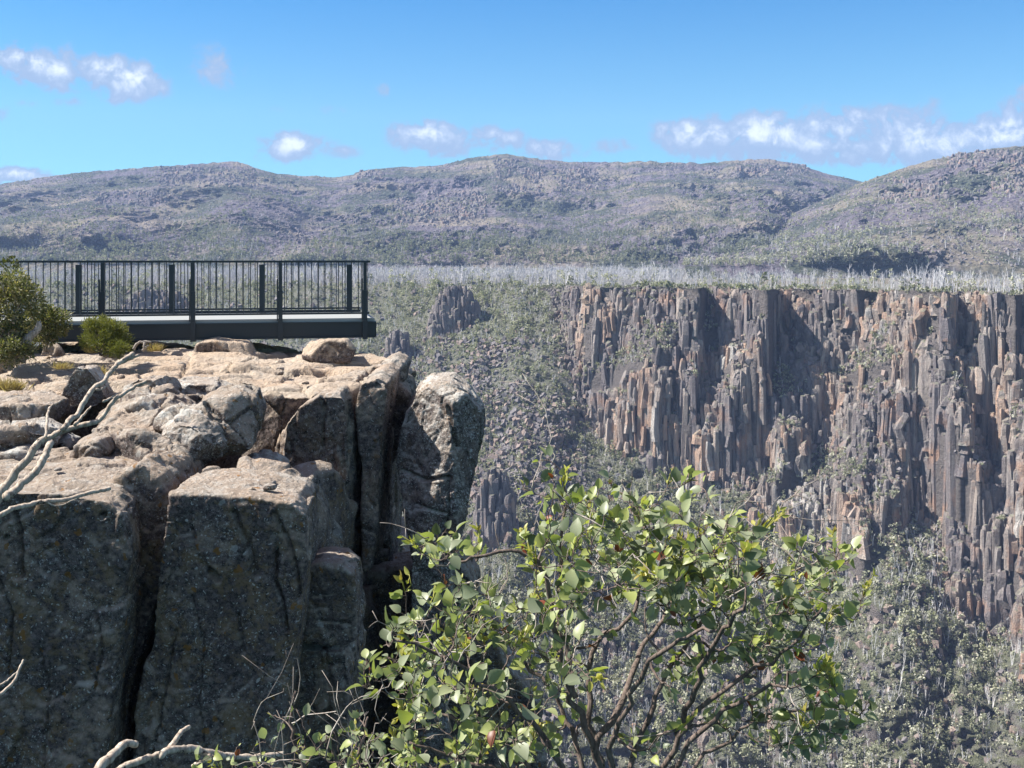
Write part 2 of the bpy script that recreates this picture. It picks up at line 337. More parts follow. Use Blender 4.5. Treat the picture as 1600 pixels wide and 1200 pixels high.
#@@PART2
# ================================================================== near rocks
def solid_from(bm, vox, smooth_it, name):
    me = bpy.data.meshes.new(name + '_src'); bm.to_mesh(me); bm.free()
    o = bpy.data.objects.new(name + '_src', me); COL.objects.link(o)
    r = o.modifiers.new('r', 'REMESH'); r.mode = 'VOXEL'; r.voxel_size = vox; r.use_smooth_shade = True
    if smooth_it:
        s = o.modifiers.new('s', 'SMOOTH'); s.factor = .5; s.iterations = smooth_it
    dg = bpy.context.evaluated_depsgraph_get(); ev = o.evaluated_get(dg); m2 = ev.to_mesh()
    n = len(m2.vertices); V = np.empty(n * 3, np.float32); m2.vertices.foreach_get('co', V); V = V.reshape(-1, 3).astype(float)
    N = np.empty(n * 3, np.float32); m2.vertices.foreach_get('normal', N); N = N.reshape(-1, 3).astype(float)
    Q = np.empty(len(m2.loops), np.int32); m2.loops.foreach_get('vertex_index', Q)
    ls = np.empty(len(m2.polygons), np.int32); m2.polygons.foreach_get('loop_total', ls)
    if (ls == 4).all(): Q, T = Q.reshape(-1, 4), None
    else:
        st = np.concatenate([[0], np.cumsum(ls)[:-1]])
        Q4 = [Q[s:s + 4] for s, l in zip(st, ls) if l == 4]; T3 = [Q[s:s + 3] for s, l in zip(st, ls) if l == 3]
        Q, T = np.array(Q4), np.array(T3) if T3 else None
    ev.to_mesh_clear(); bpy.data.objects.remove(o); bpy.data.meshes.remove(me)
    return V, N, Q, T
def weather(V, N, seed, amp=1.0, chip=1.0, groove=1.0, big=1.0):
    h = fbm(V * .8 + seed, 3, seed) * .11 * big
    h += fbm(V * np.array([2.6, 2.6, 1.5]) + seed, 4, seed + 3) * .05
    h += fbm(V * 9.0, 4, seed + 5, .62) * .022
    wv = V + .18 * np.stack([fbm(V * 2 + 5, 2, seed + 11), fbm(V * 2 + 9, 2, seed + 12), fbm(V * 2 + 13, 2, seed + 13)], 1)
    d1, d2, c = worley(wv * np.array([1.9, 1.9, 1.1]), seed + 20)
    h += (c - .5) * .10 * chip
    d1b, d2b, cb_ = worley(wv * np.array([5.2, 5.2, 4.0]), seed + 30)
    h += (cb_ - .5) * .036 * chip
    h -= np.clip(1 - (d2 - d1) / .07, 0, 1) * .055 * groove * (vnoise(V * .9 + 40, seed) > -.1)
    pit = worley(V * 3.3 + 7, seed + 50)[0]; h -= np.clip(.16 - pit, 0, 1) * .35 * groove
    return V + N * (h * amp)[:, None]
def seg_dist(A, pts):
    d = np.full(len(A), 9.0)
    for a, b in zip(pts[:-1], pts[1:]):
        a = np.array(a); b = np.array(b); t = np.clip(((A - a) @ (b - a)) / ((b - a) @ (b - a) + 1e-9), 0, 1)
        d = np.minimum(d, np.linalg.norm(A - (a + t[:, None] * (b - a)), axis=1))
    return d
def cut(V, N, A, lines, seed):              # joints and knocked out hollows
    A = A + .022 * np.stack([fbm(V * 5 + 3, 3, seed), fbm(V * 5 + 11, 3, seed + 1)], 1)
    for pts, wd, dp in lines:
        d = seg_dist(A, pts if len(pts) > 1 else pts * 2); V = V - N * (np.clip(1.25 - d / (wd * .62), 0, 1) ** .5 * dp * .8)[:, None]
    return V
def rock(name, poly, Y0, depth, label, mat='rock', vox=.03, sm=6, chops=(), back=(0, 0), shrink=.92, seed=0, amp=1.0, chip=1.0, groove=1.0, big=1.0, cat='boulder', group=None, lean=0.0, cracks=()):
    pts = [P(a, b, Y0) for a, b in poly]
    c = np.mean(pts, axis=0)
    bm = bmesh.new(); fr, bk = [], []
    zmax = max(p[2] for p in pts)
    for p in pts:
        q = p.copy(); q[1] += (zmax - p[2]) * -lean
        fr.append(bm.verts.new(q))
        b = c + (p - c) * shrink; b[1] = Y0 + depth; b[0] += back[0]; b[2] = p[2] + back[1]
        bk.append(bm.verts.new(b))
    n = len(fr); bm.faces.new(fr); bm.faces.new(bk[::-1])
    for i in range(n): bm.faces.new((fr[i], bk[i], bk[(i + 1) % n], fr[(i + 1) % n]))
    bmesh.ops.triangulate(bm, faces=bm.faces[:]); bmesh.ops.recalc_face_normals(bm, faces=bm.faces[:])
    for (cp, nr) in chops:
        g = bm.verts[:] + bm.edges[:] + bm.faces[:]
        r = bmesh.ops.bisect_plane(bm, geom=g, plane_co=P(*cp), plane_no=Vector(nr).normalized(), clear_outer=True)
        ed = [e for e in r['geom_cut'] if isinstance(e, bmesh.types.BMEdge)]
        try: bmesh.ops.holes_fill(bm, edges=[e for e in bm.edges if e.is_boundary], sides=0)
        except Exception: pass
    if cat == 'boulder':
        rg = np.random.default_rng(seed * 3 + 1)
        for q_ in range(7):
            nr = rg.normal(0, 1, 3) + np.array([0, -.35, .25]); nr /= np.linalg.norm(nr)
            vs = np.array([v.co[:] for v in bm.verts]); ctr = (vs.max(0) + vs.min(0)) / 2; dmx = ((vs - ctr) @ nr).max()
            bmesh.ops.bisect_plane(bm, geom=bm.verts[:] + bm.edges[:] + bm.faces[:], plane_co=Vector(ctr + nr * dmx * rg.uniform(.68, .86)), plane_no=Vector(nr), clear_outer=True)
            bmesh.ops.holes_fill(bm, edges=[e for e in bm.edges if e.is_boundary], sides=0)
    bmesh.ops.triangulate(bm, faces=bm.faces[:]); bmesh.ops.recalc_face_normals(bm, faces=bm.faces[:])
    V, N, Q, T = solid_from(bm, vox, min(sm, 4) if cat == 'boulder' else sm, name)
    V = weather(V, N, seed + 101, amp, chip, groove, big)
    if cracks:
        N2 = N * np.clip(-N[:, 1:2] * 2, 0, 1)
        V = cut(V, N2, V[:, [0, 2]], [([tuple(P(a, b, Y0)[[0, 2]]) for a, b in pts], wd, dp) for pts, wd, dp in cracks], seed + 300)
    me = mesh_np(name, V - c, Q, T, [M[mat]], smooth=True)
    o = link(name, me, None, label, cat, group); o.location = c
    return o
S = 1400
RK = [
 dict(name='rock_column', poly=[(-260,760),(-40,768),(60,768),(120,776),(168,782),(190,802),(201,870),(195,960),(181,1050),(169,1140),(162,1300),(-260,1300)], Y0=11.3, depth=2.3, cracks=[([(18,795),(30,840),(36,900)],.035,.16), ([(160,806)],.05,.16), ([(8,842)],.04,.12), ([(150,960),(160,1010),(148,1080)],.016,.06), ([(60,1010),(75,1090),(66,1190)],.014,.05), ([(-5,905),(20,960),(10,1060)],.02,.07)], back=(-.15,.04), seed=1, mat='rock_dark', amp=.6, big=.6, groove=.35, vox=.019, sm=10,
   label='broad dark rock column filling the lower left corner, pale worn top crossed by the dead branch', cat='rock column'),
 dict(name='rock_column', poly=[(176,748),(214,726),(246,748),(262,792),(268,835),(262,885),(246,945),(226,1005),(207,1085),(196,1150),(190,1300),(140,1300),(165,1100),(190,960),(200,860),(188,790)], Y0=12.0, depth=1.7, seed=2, mat='rock_dark', amp=.7, groove=.4, vox=.019, sm=5, chops=[((215,726,12.0),(-.5,-.35,.8))],
   label='narrow dark rock column squeezed between the two broad front columns', cat='rock column'),
 dict(name='rock_column', poly=[(262,772),(330,774),(400,778),(458,788),(476,806),(479,880),(470,960),(456,1050),(441,1130),(437,1300),(205,1300),(213,1120),(229,1030),(251,960),(268,880),(273,820)], Y0=11.7, depth=1.25, cracks=[([(366,800),(384,842),(392,868),(400,900)],.05,.10), ([(432,860),(430,905),(446,955),(450,985)],.025,.12), ([(330,892),(342,905)],.045,.14), ([(428,800),(452,850),(466,900),(468,935)],.03,.08), ([(300,930),(318,1010),(310,1100),(322,1190)],.014,.05), ([(372,960),(380,1020)],.03,.07), ([(275,985),(262,1060),(240,1180)],.02,.07)], back=(.0,.06), seed=3, mat='rock_dark', amp=.5, big=.3, groove=.35, vox=.018, sm=3, chops=[((262,800,11.7),(-.9,-.5,.15))],
   label='broad dark rock column with a flat sunlit top edge, third from the left', cat='rock column'),
 dict(name='rock_column', poly=[(438,668),(460,640),(500,618),(530,612),(541,628),(546,680),(545,760),(540,840),(530,1000),(512,1420),(400,1420),(400,720)], Y0=15.2, depth=3.2, cracks=[([(503,612),(507,650),(504,700)],.025,.12), ([(452,690),(470,760),(462,830)],.015,.05), ([(520,700),(526,790),(515,850)],.018,.06), ([(492,772),(512,770)],.03,.09), ([(440,750),(480,742)],.016,.05)], seed=4, mat='rock', amp=.75, big=.6, vox=.023, sm=6, chops=[((440,700,15.2),(-.9,-.42,.1)), ((500,620,15.2),(.0,-.35,.93))],
   label='tall rock column with rounded sunlit top and dark face, left of the deep black crack', cat='rock column'),
 dict(name='rock_slab', poly=[(557,622),(564,600),(586,592),(604,602),(600,640),(592,700),(590,760),(586,830),(578,893),(567,893),(564,760),(560,700)], Y0=15.5, depth=2.9, back=(.05,.1), seed=5, mat='rock', amp=.6, vox=.025, sm=3,
   label='thin upright rock slab with a bright top edge just right of the deep black crack', cat='rock slab'),
 dict(name='rock_slab', poly=[(592,640),(606,610),(624,604),(638,618),(641,655),(632,695),(614,735),(607,800),(616,1010),(585,1010),(592,760)], Y0=17.3, depth=2.4, back=(-.1,.15), seed=6, mat='rock', amp=.7, vox=.028, sm=4, chops=[((600,640,17.3),(-.8,-.5,.3))],
   label='leaning rock slab between the thin bright slab and the freestanding pinnacle', cat='rock slab'),
 dict(name='rock_pinnacle', poly=[(612,740),(617,690),(628,650),(643,620),(665,608),(700,606),(728,622),(752,652),(750,690),(742,735),(731,800),(722,845),(702,900),(692,1420),(640,1420),(654,905),(641,850),(624,795)], Y0=15.4, depth=1.7, cracks=[([(700,640),(706,668),(716,700)],.04,.14), ([(622,742),(660,752),(700,745)],.04,.10), ([(650,790),(700,800)],.025,.08), ([(700,745),(702,800),(690,860)],.02,.08), ([(660,640),(655,690),(668,730)],.016,.05)], seed=7, mat='rock_grey', amp=.65, chip=1.1, groove=.25, vox=.02, sm=2, big=.9, chops=[((703,700,15.4),(-.5,-.85,.16)), ((650,640,15.4),(-.8,-.3,.45)), ((706,700,15.4),(.75,-.6,.05)), ((690,610,15.7),(.1,-.5,.8))],
   label='freestanding rock pinnacle at the right end of the cliff, left flank sunlit', cat='rock pinnacle'),
 dict(name='rock_mass', poly=[(540,905),(600,893),(655,885),(716,870),(732,900),(756,960),(792,1040),(830,1085),(848,1105),(852,1420),(520,1420)], Y0=16.9, depth=1.3, seed=8, mat='rock_dark', amp=.9, vox=.045, sm=5,
   label='dark shaded rock mass below the pinnacle, behind the leafy shrub', cat='rock mass'),
 dict(name='rock_block', poly=[(478,888),(500,884),(530,886),(550,898),(556,920),(557,1000),(540,1008),(478,1000)], Y0=12.5, depth=.75, cracks=[([(490,930),(520,925)],.016,.04), ([(500,968),(545,975)],.02,.05)], seed=9, mat='rock_dark', amp=.5, groove=.3, vox=.017, sm=6,
   label='squarish dark rock block wedged right of the front columns above a horizontal crack', cat='rock block'),
 dict(name='rock_block', poly=[(464,1014),(538,1020),(546,1050),(544,1100),(533,1420),(440,1420),(450,1120)], Y0=12.6, depth=1.5, cracks=[([(512,1020),(516,1080),(508,1180)],.02,.09)], seed=10, mat='rock_dark', amp=.6, vox=.026, sm=5,
   label='tall dark rock block directly under the squarish block', cat='rock block'),
 dict(name='boulder', poly=[(302,645),(322,630),(366,624),(392,634),(403,668),(398,702),(372,722),(332,704),(306,676)], Y0=13.8, depth=1.3, seed=11, mat='rock_dark', amp=.7, vox=.024, sm=9, back=(-.15,.1),
   label='round boulder with dark front face in front of the tall rock column'),
 dict(name='boulder', poly=[(236,680),(262,662),(300,664),(326,684),(342,712),(338,745),(290,742),(256,728)], Y0=13.3, depth=1.3, seed=12, mat='rock_grey', amp=.9, chip=1.5, vox=.024, sm=9, back=(-.1,.22), chops=[((250,690,13.3),(-.5,-.5,.6))],
   label='pale lichen spotted boulder left of the round dark faced one'),
 dict(name='boulder', poly=[(100,722),(150,700),(205,705),(245,725),(292,752),(300,772),(255,830),(210,850),(180,800)], Y0=12.6, depth=3.0, cracks=[([(180,700),(215,712),(222,735),(250,745)],.02,.08), ([(130,705),(150,730)],.02,.07)], seed=13, mat='rock', amp=1.1, vox=.028, sm=9, back=(-.5,.42), shrink=.95,
   label='big sloping tan boulder behind the front columns, under the dead branch'),
 dict(name='boulder', poly=[(79,624),(98,592),(118,570),(136,573),(154,596),(166,628),(140,640),(90,640)], Y0=15.2, depth=.6, seed=14, mat='rock_grey', amp=.45, chip=.8, vox=.02, sm=2, back=(-.06,-.05), lean=-.1,
   label='triangular dark boulder with white lichen, standing left of the dead branch tips'),
 dict(name='boulder', poly=[(168,628),(176,604),(205,592),(232,594),(245,616),(250,640),(170,650)], Y0=15.1, depth=.9, seed=15, mat='rock_grey', amp=.6, chip=1.2, vox=.022, sm=4, back=(.1,.05),
   label='black faced boulder with lichen top behind the dead branch tips'),
 dict(name='boulder', poly=[(190,640),(214,628),(240,640),(262,662),(240,690),(205,680)], Y0=14.2, depth=.8, seed=16, mat='rock_grey', amp=.6, chip=1.2, vox=.022, sm=4,
   label='small dark lichen speckled boulder below the black faced one'),
 dict(name='boulder', poly=[(-120,640),(0,634),(30,634),(74,638),(70,668),(-120,675)], Y0=14.0, depth=1.3, seed=17, mat='rock', amp=.7, vox=.024, sm=8, back=(-.05,.05), lean=-.25,
   label='flat sunlit boulder with a shaded hollow under its front, left edge'),
 dict(name='boulder', poly=[(-110,690),(-10,676),(25,672),(58,688),(76,716),(60,745),(-110,745)], Y0=13.2, depth=1.2, seed=18, mat='rock_grey', amp=.9, chip=1.4, vox=.024, sm=10,
   label='white lichen crusted boulder at the left edge above the broad front column'),
 dict(name='boulder', poly=[(94,704),(120,688),(150,690),(162,712),(150,730),(96,730)], Y0=13.0, depth=.6, seed=19, mat='rock', amp=.6, vox=.02, sm=5,
   label='small boulder tucked behind the dead branch on top of the front column'),
 dict(name='boulder', poly=[(205,616),(250,602),(330,602),(352,616),(344,646),(205,646)], Y0=15.8, depth=1.1, seed=20, mat='rock_grey', amp=.7, vox=.024, sm=8, back=(0,.04),
   label='long low lichened boulder at the front of the flat rock shelf'),
 dict(name='boulder', poly=[(464,550),(476,536),(505,531),(538,533),(552,548),(545,566),(464,566)], Y0=20.2, depth=.8, seed=21, mat='rock_tan', amp=.45, vox=.025, sm=6,
   label='tan boulder with a dark notch on the skyline under the deck end'),
 dict(name='boulder', poly=[(284,548),(296,537),(330,532),(392,540),(400,560),(284,560)], Y0=21.0, depth=.9, seed=22, mat='rock_tan', amp=.4, vox=.03, sm=7,
   label='low tan boulder on the shelf below the middle of the deck'),
 dict(name='boulder', poly=[(62,556),(64,543),(77,536),(89,545),(93,558)], Y0=20.0, depth=.35, seed=23, mat='rock_tan', amp=.3, vox=.02, sm=4,
   label='small round tan boulder between the grey trunked shrub and the little green bush'),
 dict(name='boulder', poly=[(150,560),(155,548),(170,545),(182,552),(184,562)], Y0=19.6, depth=.35, seed=24, mat='rock_tan', amp=.25, vox=.02, sm=5,
   label='small pale boulder at the foot of the little green bush'),
 dict(name='rock_slab', poly=[(362,742),(400,744),(440,746),(466,762),(479,790),(478,880),(362,1000)], Y0=13.0, depth=.5, seed=25, mat='rock', amp=.6, vox=.024, sm=4, back=(0,.1),
   label='thin curved rock flake behind the flat topped front column', cat='rock slab'),
 dict(name='boulder', poly=[(366,728),(385,718),(415,722),(440,735),(436,756),(366,760)], Y0=13.8, depth=.6, seed=26, mat='rock_grey', amp=.6, vox=.022, sm=6,
   label='small flat boulder lodged at the foot of the tall rock column'),
 dict(name='boulder', poly=[(-30,716),(20,706),(60,712),(60,740),(-30,745)], Y0=12.9, depth=.5, seed=27, mat='rock_grey', amp=.6, vox=.022, sm=6,
   label='low lichened boulder resting at the back of the broad front column'),
 dict(name='boulder', poly=[(560,606),(566,580),(590,572),(620,580),(640,604),(640,640),(566,640)], Y0=18.0, depth=1.3, seed=28, mat='rock', amp=.6, vox=.026, sm=8,
   label='rounded boulder at the right brow of the shelf above the upright slabs'),
]
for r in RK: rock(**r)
# the rock shelf itself
def shelf():
    bm = bmesh.new()
    pl = [(-16,16.2),(-9,15.6),(-6.3,15.4),(-4.4,15.9),(-3.3,15.5),(-2.35,15.9),(-2.15,17.5),(-2.0,19.2),(-2.35,21.2),(-3.3,22.6),(-5,23.6),(-8,24.0),(-16,24.5)]
    def zt(x, y): return -1.92 + (y - 15.5) * .003
    top = [bm.verts.new((x, y, zt(x, y))) for x, y in pl]; bot = [bm.verts.new((x, y, -9)) for x, y in pl]
    n = len(pl); bm.faces.new(top); bm.faces.new(bot[::-1])
    for i in range(n): bm.faces.new((top[i], bot[i], bot[(i + 1) % n], top[(i + 1) % n]))
    bmesh.ops.recalc_face_normals(bm, faces=bm.faces[:])
    V, N, Q, T = solid_from(bm, .034, 16, 'shelf')
    up = np.clip(N[:, 2], 0, 1)
    h = fbm(V * np.array([.45, .8, .3]), 3, 71) * .22 + fbm(V * 2.2, 4, 75) * .05
    wv = V + .3 * np.stack([fbm(V * 1.2 + 5, 2, 77), fbm(V * 1.2 + 9, 2, 78), fbm(V + 2, 2, 79)], 1)
    d1, d2, c = worley(wv * np.array([.75, 1.3, .3]), 80); h += (c - .5) * .17 - np.clip(1 - (d2 - d1) / .06, 0, 1) * .07
    d1, d2, c = worley(wv * np.array([2.6, 3.5, 2.]), 90); h += (c - .5) * .045
    V = V + N * h[:, None]
    def pl_(a, b): y_ = 1.9 * F / (b - HZ); return ((a - 800) / F * y_, y_)
    V = cut(V, N * np.clip(N[:, 2:3], 0, 1), V[:, :2], [([pl_(*q) for q in pts], wd, dp) for pts, wd, dp in [([(0,580),(50,576),(110,583),(170,584)],.03,.12), ([(22,592),(44,606),(60,614)],.025,.1),
        ([(268,606),(288,582),(300,570)],.03,.14), ([(352,585),(368,572),(395,568)],.03,.12), ([(430,560),(480,574),(540,572)],.02,.09), ([(250,572),(300,578),(345,574)],.02,.08), ([(400,596),(440,590),(500,598),(535,590)],.025,.1), ([(460,585),(475,605)],.02,.1)]], 501)
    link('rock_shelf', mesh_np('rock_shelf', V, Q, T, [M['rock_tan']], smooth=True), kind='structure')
    bm = bmesh.new()
    pl = [(-16,12.6),(-5,13.0),(-3.4,12.9),(-2.6,13.1),(-2.3,15),(-2.1,17.5),(-1.0,18.3),(-.6,20),(-1,24),(-16,24)]
    top = [bm.verts.new((x, y, -2.75 - (3.2 if x > -2.2 else 0))) for x, y in pl]; bot = [bm.verts.new((x, y - 1.0, -45)) for x, y in pl]
    n = len(pl); bm.faces.new(top); bm.faces.new(bot[::-1])
    for i in range(n): bm.faces.new((top[i], bot[i], bot[(i + 1) % n], top[(i + 1) % n]))
    bmesh.ops.triangulate(bm, faces=bm.faces[:]); bmesh.ops.recalc_face_normals(bm, faces=bm.faces[:])
    V, N, Q, T = solid_from(bm, .14, 2, 'ledge')
    V = weather(V, N, 66, 1.6)
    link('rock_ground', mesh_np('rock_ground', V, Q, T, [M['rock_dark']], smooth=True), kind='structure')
shelf()
rg = np.random.default_rng(77)
for i in range(22):
    a, b, Y = [(rg.uniform(60, 540), rg.uniform(548, 600), None), (rg.uniform(20, 170), rg.uniform(725, 752), 12.3), (rg.uniform(300, 440), rg.uniform(752, 775), 12.0)][0 if i < 14 else (1 if i < 18 else 2)]
    if Y is None: Y = 1.83 * F / (b - HZ) + .1
    r_ = rg.uniform(.035, .09); bm = bmesh.new(); bmesh.ops.create_icosphere(bm, subdivisions=2, radius=r_)
    for v in bm.verts: v.co = v.co * (1 + .35 * float(vnoise(np.array([v.co[:]]) / r_ * .9 + i, 5)[0]))
    for v in bm.verts: v.co.z = max(v.co.z * .7, -r_ * .3)
    me = bpy.data.meshes.new('loose_stone'); bm.to_mesh(me); bm.free(); me.materials.append(M['rock_tan' if i % 3 else 'rock_grey'])
    o = link('loose_stone', me, None, 'small loose stone lying on the sunlit rock', 'stone', 'loose stones scattered on the rock tops'); o.location = P(a, b, Y)
print('ROCKS', time.time() - T0)
#@@PART3
# ================================================================== the gorge, the far cliffs, the plateau and the hills
RNG = np.random.default_rng(7)
UU = np.arange(-700, 2301, 5.0); VV = np.arange(447, 1330, 3.0)
RIMX = [-700,-100,0,300,600,700,760,850,895,915,1000,1095,1112,1125,1205,1222,1240,1400,1480,1500,1555,1590,1602,1620,2300]
RIMD = [860,770,750,725,690,672,668,650,640,592,576,552,580,556,532,560,548,508,484,498,474,458,478,474,330]
def poly_in(px, py, poly):
    r = np.zeros(px.shape, bool); n = len(poly); j = n - 1
    for i in range(n):
        xi, yi = poly[i]; xj, yj = poly[j]
        c = ((yi > py) != (yj > py)) & (px < (xj - xi) * (py - yi) / (yj - yi + 1e-9) + xi)
        r ^= c; j = i
    return r
gu, gv = np.meshgrid(UU, VV, indexing='ij')
DV = np.interp(UU, [-700,600,905,1100,1240,1600,2300], [3,1,0,3,6,12,20]) + fbm(np.stack([UU / 22, UU * 0, UU * 0], 1), 3, 199) * np.where(UU < 880, 9, 3.5)
gv = gv + DV[:, None]
q = np.stack([gu.ravel() / 60, gv.ravel() / 45, np.zeros(gu.size)], 1)
n1 = fbm(q, 4, 200).reshape(gu.shape); n2 = fbm(q * 2.7 + 9, 3, 210).reshape(gu.shape)
wu = gu + 14 * n2; wv_ = gv + 18 * n1
foot = np.interp(wu, [860,880,905,930,965,1050,1100,1130,1150,1180,1200,1260,1330,1400,1440,1470,1530,1600,2300], [455,560,640,672,700,706,715,722,740,800,835,850,872,862,862,930,985,985,900])
q2 = np.stack([(gu + gv * .35).ravel() / 46, (gv - gu * .12).ravel() / 24, np.zeros(gu.size)], 1); n3 = fbm(q2, 4, 220).reshape(gu.shape)
SL = np.where(gv < foot, np.exp(np.clip(.55 + 9.0 * (n3 + .15), -.36, 1.15)), .62)                      # broken cliff with ledges
SL = np.where((wu > 1200) & (gv < foot) & (wv_ < 520), np.maximum(SL, 2.6), SL)
CL = [[(905,440),(1100,440),(1100,520),(1060,560),(1040,500),(1000,492),(975,500),(960,560),(905,540)],
      [(900,585),(1000,580),(1090,600),(1100,650),(1095,700),(1020,700),(960,690),(905,640),(892,600)],
      [(1118,440),(1212,440),(1215,480),(1180,560),(1150,640),(1105,690),(1098,600),(1112,520)],
      [(1230,440),(1330,440),(1330,480),(1300,520),(1245,520)], [(1420,440),(1600,440),(1600,620),(1540,600),(1500,520),(1440,500)],
      [(1480,590),(1560,600),(1585,700),(1560,740),(1500,720)], [(1260,690),(1330,690),(1340,760),(1290,770)], [(1480,850),(1570,840),(1580,930),(1490,900)],
      [(1370,670),(1450,660),(1460,700),(1380,700)], [(1180,560),(1260,540),(1270,600),(1190,640)]]
for c_ in CL: SL = np.where(poly_in(wu, wv_, c_), np.clip(5.2 + 14 * n3, 1.6, 8), SL)
GRS = [[(1010,500),(1060,520),(1050,560),(960,580),(900,590),(930,560),(990,540)], [(1215,560),(1245,600),(1160,700),(1110,735),(1150,640)], [(1110,460),(1118,520),(1105,560),(1098,500)],
       [(1380,500),(1410,560),(1300,600),(1320,560)], [(1320,680),(1360,740),(1200,760),(1150,740)], [(1340,820),(1420,780),(1450,860),(1350,870)], [(1600,560),(1590,700),(1575,650)]]
for c_ in GRS: SL = np.where(poly_in(wu, wv_, c_) & (SL > .5), .75, SL)
SL = np.where(gu < 860 + 20 * n1, .52 + .12 * n1, SL)
SL = np.where((gu < 905) & (gv < foot) & (gu > 840), 1.1, SL)
SL = np.clip(SL, .4, 14)
# spurs whose right hand sides fall back into shade
RDG = [([(1095,440),(1088,560),(1075,690)], 22, 150, 14), ([(1203,440),(1190,540),(1150,620),(1105,700)], 26, 72, 15), ([(1350,440),(1300,560),(1235,700),(1190,800)], 9, 90, 25),
       ([(1482,440),(1490,560),(1500,660),(1545,760)], 20, 110, 16), ([(1557,440),(1540,600)], 10, 60, 12), ([(1352,640),(1345,860)], 13, 85, 20), ([(1562,800),(1556,960)], 12, 70, 16),
       ([(1268,560),(1300,640),(1290,700)], 9, 60, 14), ([(1440,560),(1410,700),(1400,800)], 10, 70, 16), ([(1010,560),(1000,700)], 6, 60, 12), ([(965,440),(950,560)], 8, 50, 8), ([(1640,560),(1660,900)], 16, 90, 20)]
E = np.zeros_like(gu)
for pl, amp, wl, wr in RDG:
    ys = [p[1] for p in pl]; xr = np.interp(gv, ys, [p[0] for p in pl]) + 5 * n2
    d = gu - xr; e = np.where(d < 0, 1 + d / wl, 1 - d / wr); fade = np.clip((gv - ys[0] + 8) / 20, 0, 1) * np.clip((ys[-1] + 40 - gv) / 60, 0, 1)
    if ys[0] == 440: fade = np.clip((ys[-1] + 40 - gv) / 60, 0, 1)
    E = np.maximum(E, amp * np.clip(e, 0, 1) * fade)
E += 3.0 * np.clip(n2, -1, 1) + 4 * n1
D = np.zeros_like(gu); D[:, 0] = np.interp(UU, RIMX, RIMD)
for j in range(1, len(VV)):
    v = gv[:, j]; D[:, j] = D[:, j - 1] - D[:, j - 1] / (F * (SL[:, j] + (v - HZ) / F)) * 3.0
    sm_ = np.clip((1.6 - SL[:, j]) * .6, 0, .5); a = D[:, j]; pd = np.pad(a, 3, mode='edge')
    D[:, j] = a * (1 - sm_) + sm_ * (pd[:-6] + pd[1:-5] + pd[2:-4] + pd[4:-2] + pd[5:-1] + pd[6:]) / 6
D = D - E + E[:, :1] * .35
D = np.minimum.accumulate(D - np.arange(len(VV)) * 1e-4, axis=1)
SE = np.abs(np.gradient((HZ - gv) / F * D, axis=1)) / (np.abs(np.gradient(D, axis=1)) + 1e-3); LT = np.gradient(D, axis=0) / (5 / F * D)
SLG = np.where(gu > 860, np.maximum(SL, np.minimum(SE * np.sqrt(1 + LT ** 2), 6) * .62), SL)
TZ = (HZ - gv) / F * D; TX = (gu - 800) / F * D
# gorge surface, carried on down to a floor and up towards the near side
ext = []
for k, (yy, zz) in enumerate([(300, -215), (220, -225), (140, -215), (70, -150), (30, -90)]):
    ext.append(np.stack([(UU - 800) / F * 380 * 1.0, np.full(len(UU), float(yy)), np.full(len(UU), float(zz))], 1))
G = np.stack([TX, D, TZ], 2)
G = np.concatenate([G] + [e[:, None, :] for e in ext], axis=1)
rock_m = np.maximum(np.clip((SLG - .95) * 3, 0, 1), ((gu > 885) & (gv < foot - 12)) * 1.0); rm = np.concatenate([rock_m, np.zeros((len(UU), len(ext)))], axis=1)
nu, nv = G.shape[:2]
idx = np.arange(nu * nv).reshape(nu, nv)
Qg = np.stack([idx[:-1, :-1], idx[:-1, 1:], idx[1:, 1:], idx[1:, :-1]], 2).reshape(-1, 4)
top0 = np.ones((nu, nv)); top0[:, 0] = 0; top0 = top0.ravel()
Gf = G.reshape(-1, 3).copy(); Gf[:, 1] += (rm.ravel() * 1.6) * top0; Gf[:, 2] -= rm.ravel() * .8 * top0
Gf[:, 2] += fbm(Gf / 6.0, 4, 230) * 1.2 * (1 - rm.ravel() * .5) * top0

def mat_ground(name, veg=(.14, .15, .10), litter=(.27, .26, .235), rockc=(.22, .195, .185)):
    k = NT(name, .95, .1)
    n = k.noise(.12, 8, .7); f = k.noise(.9, 6, .7); b = k.noise(.02, 4, .6)
    c = k.mix(k.ramp(n, [(.38, 0.0), (.62, 1.0)]), veg, litter); c = k.mix(k.ramp(f, [(.4, 0.0), (.6, .55)]), c, tuple(x * .45 for x in veg))
    c = k.mix(k.ramp(b, [(.45, 0.0), (.6, .35)]), c, (.13, .14, .06)); r = k.mix(f, tuple(x * .5 for x in rockc), rockc); c = k.mix(k.attr('tint'), c, r)
    return k.done(c, k.bump(k.math('ADD', f, k.noise(.35, 6, .7)), 2.2, 1.0))
M['gorge'] = mat_ground('gorge_ground')
link('gorge_slope', mesh_np('gorge_slope', Gf, Qg, None, [M['gorge']], smooth=True, attr=rm.ravel()), kind='structure')

def surfH(x, y):               # height, image row and slope class of the gorge surface under plan points
    u = 800 + x / y * F; ui = np.clip(np.round((u - UU[0]) / 5).astype(int), 0, len(UU) - 1)
    v = np.full(len(x), VV[0])
    for i in np.unique(ui):
        m = ui == i; v[m] = np.interp(-y[m], -D[i], gv[i])
    z = (HZ - v) / F * y
    z = np.where(y > D[ui, 0], TZ[ui, 0], z)
    vi = np.clip(((v - VV[0] - DV[ui]) / 3).astype(int), 0, len(VV) - 1)
    return z, v, SLG[ui, vi], u, ui

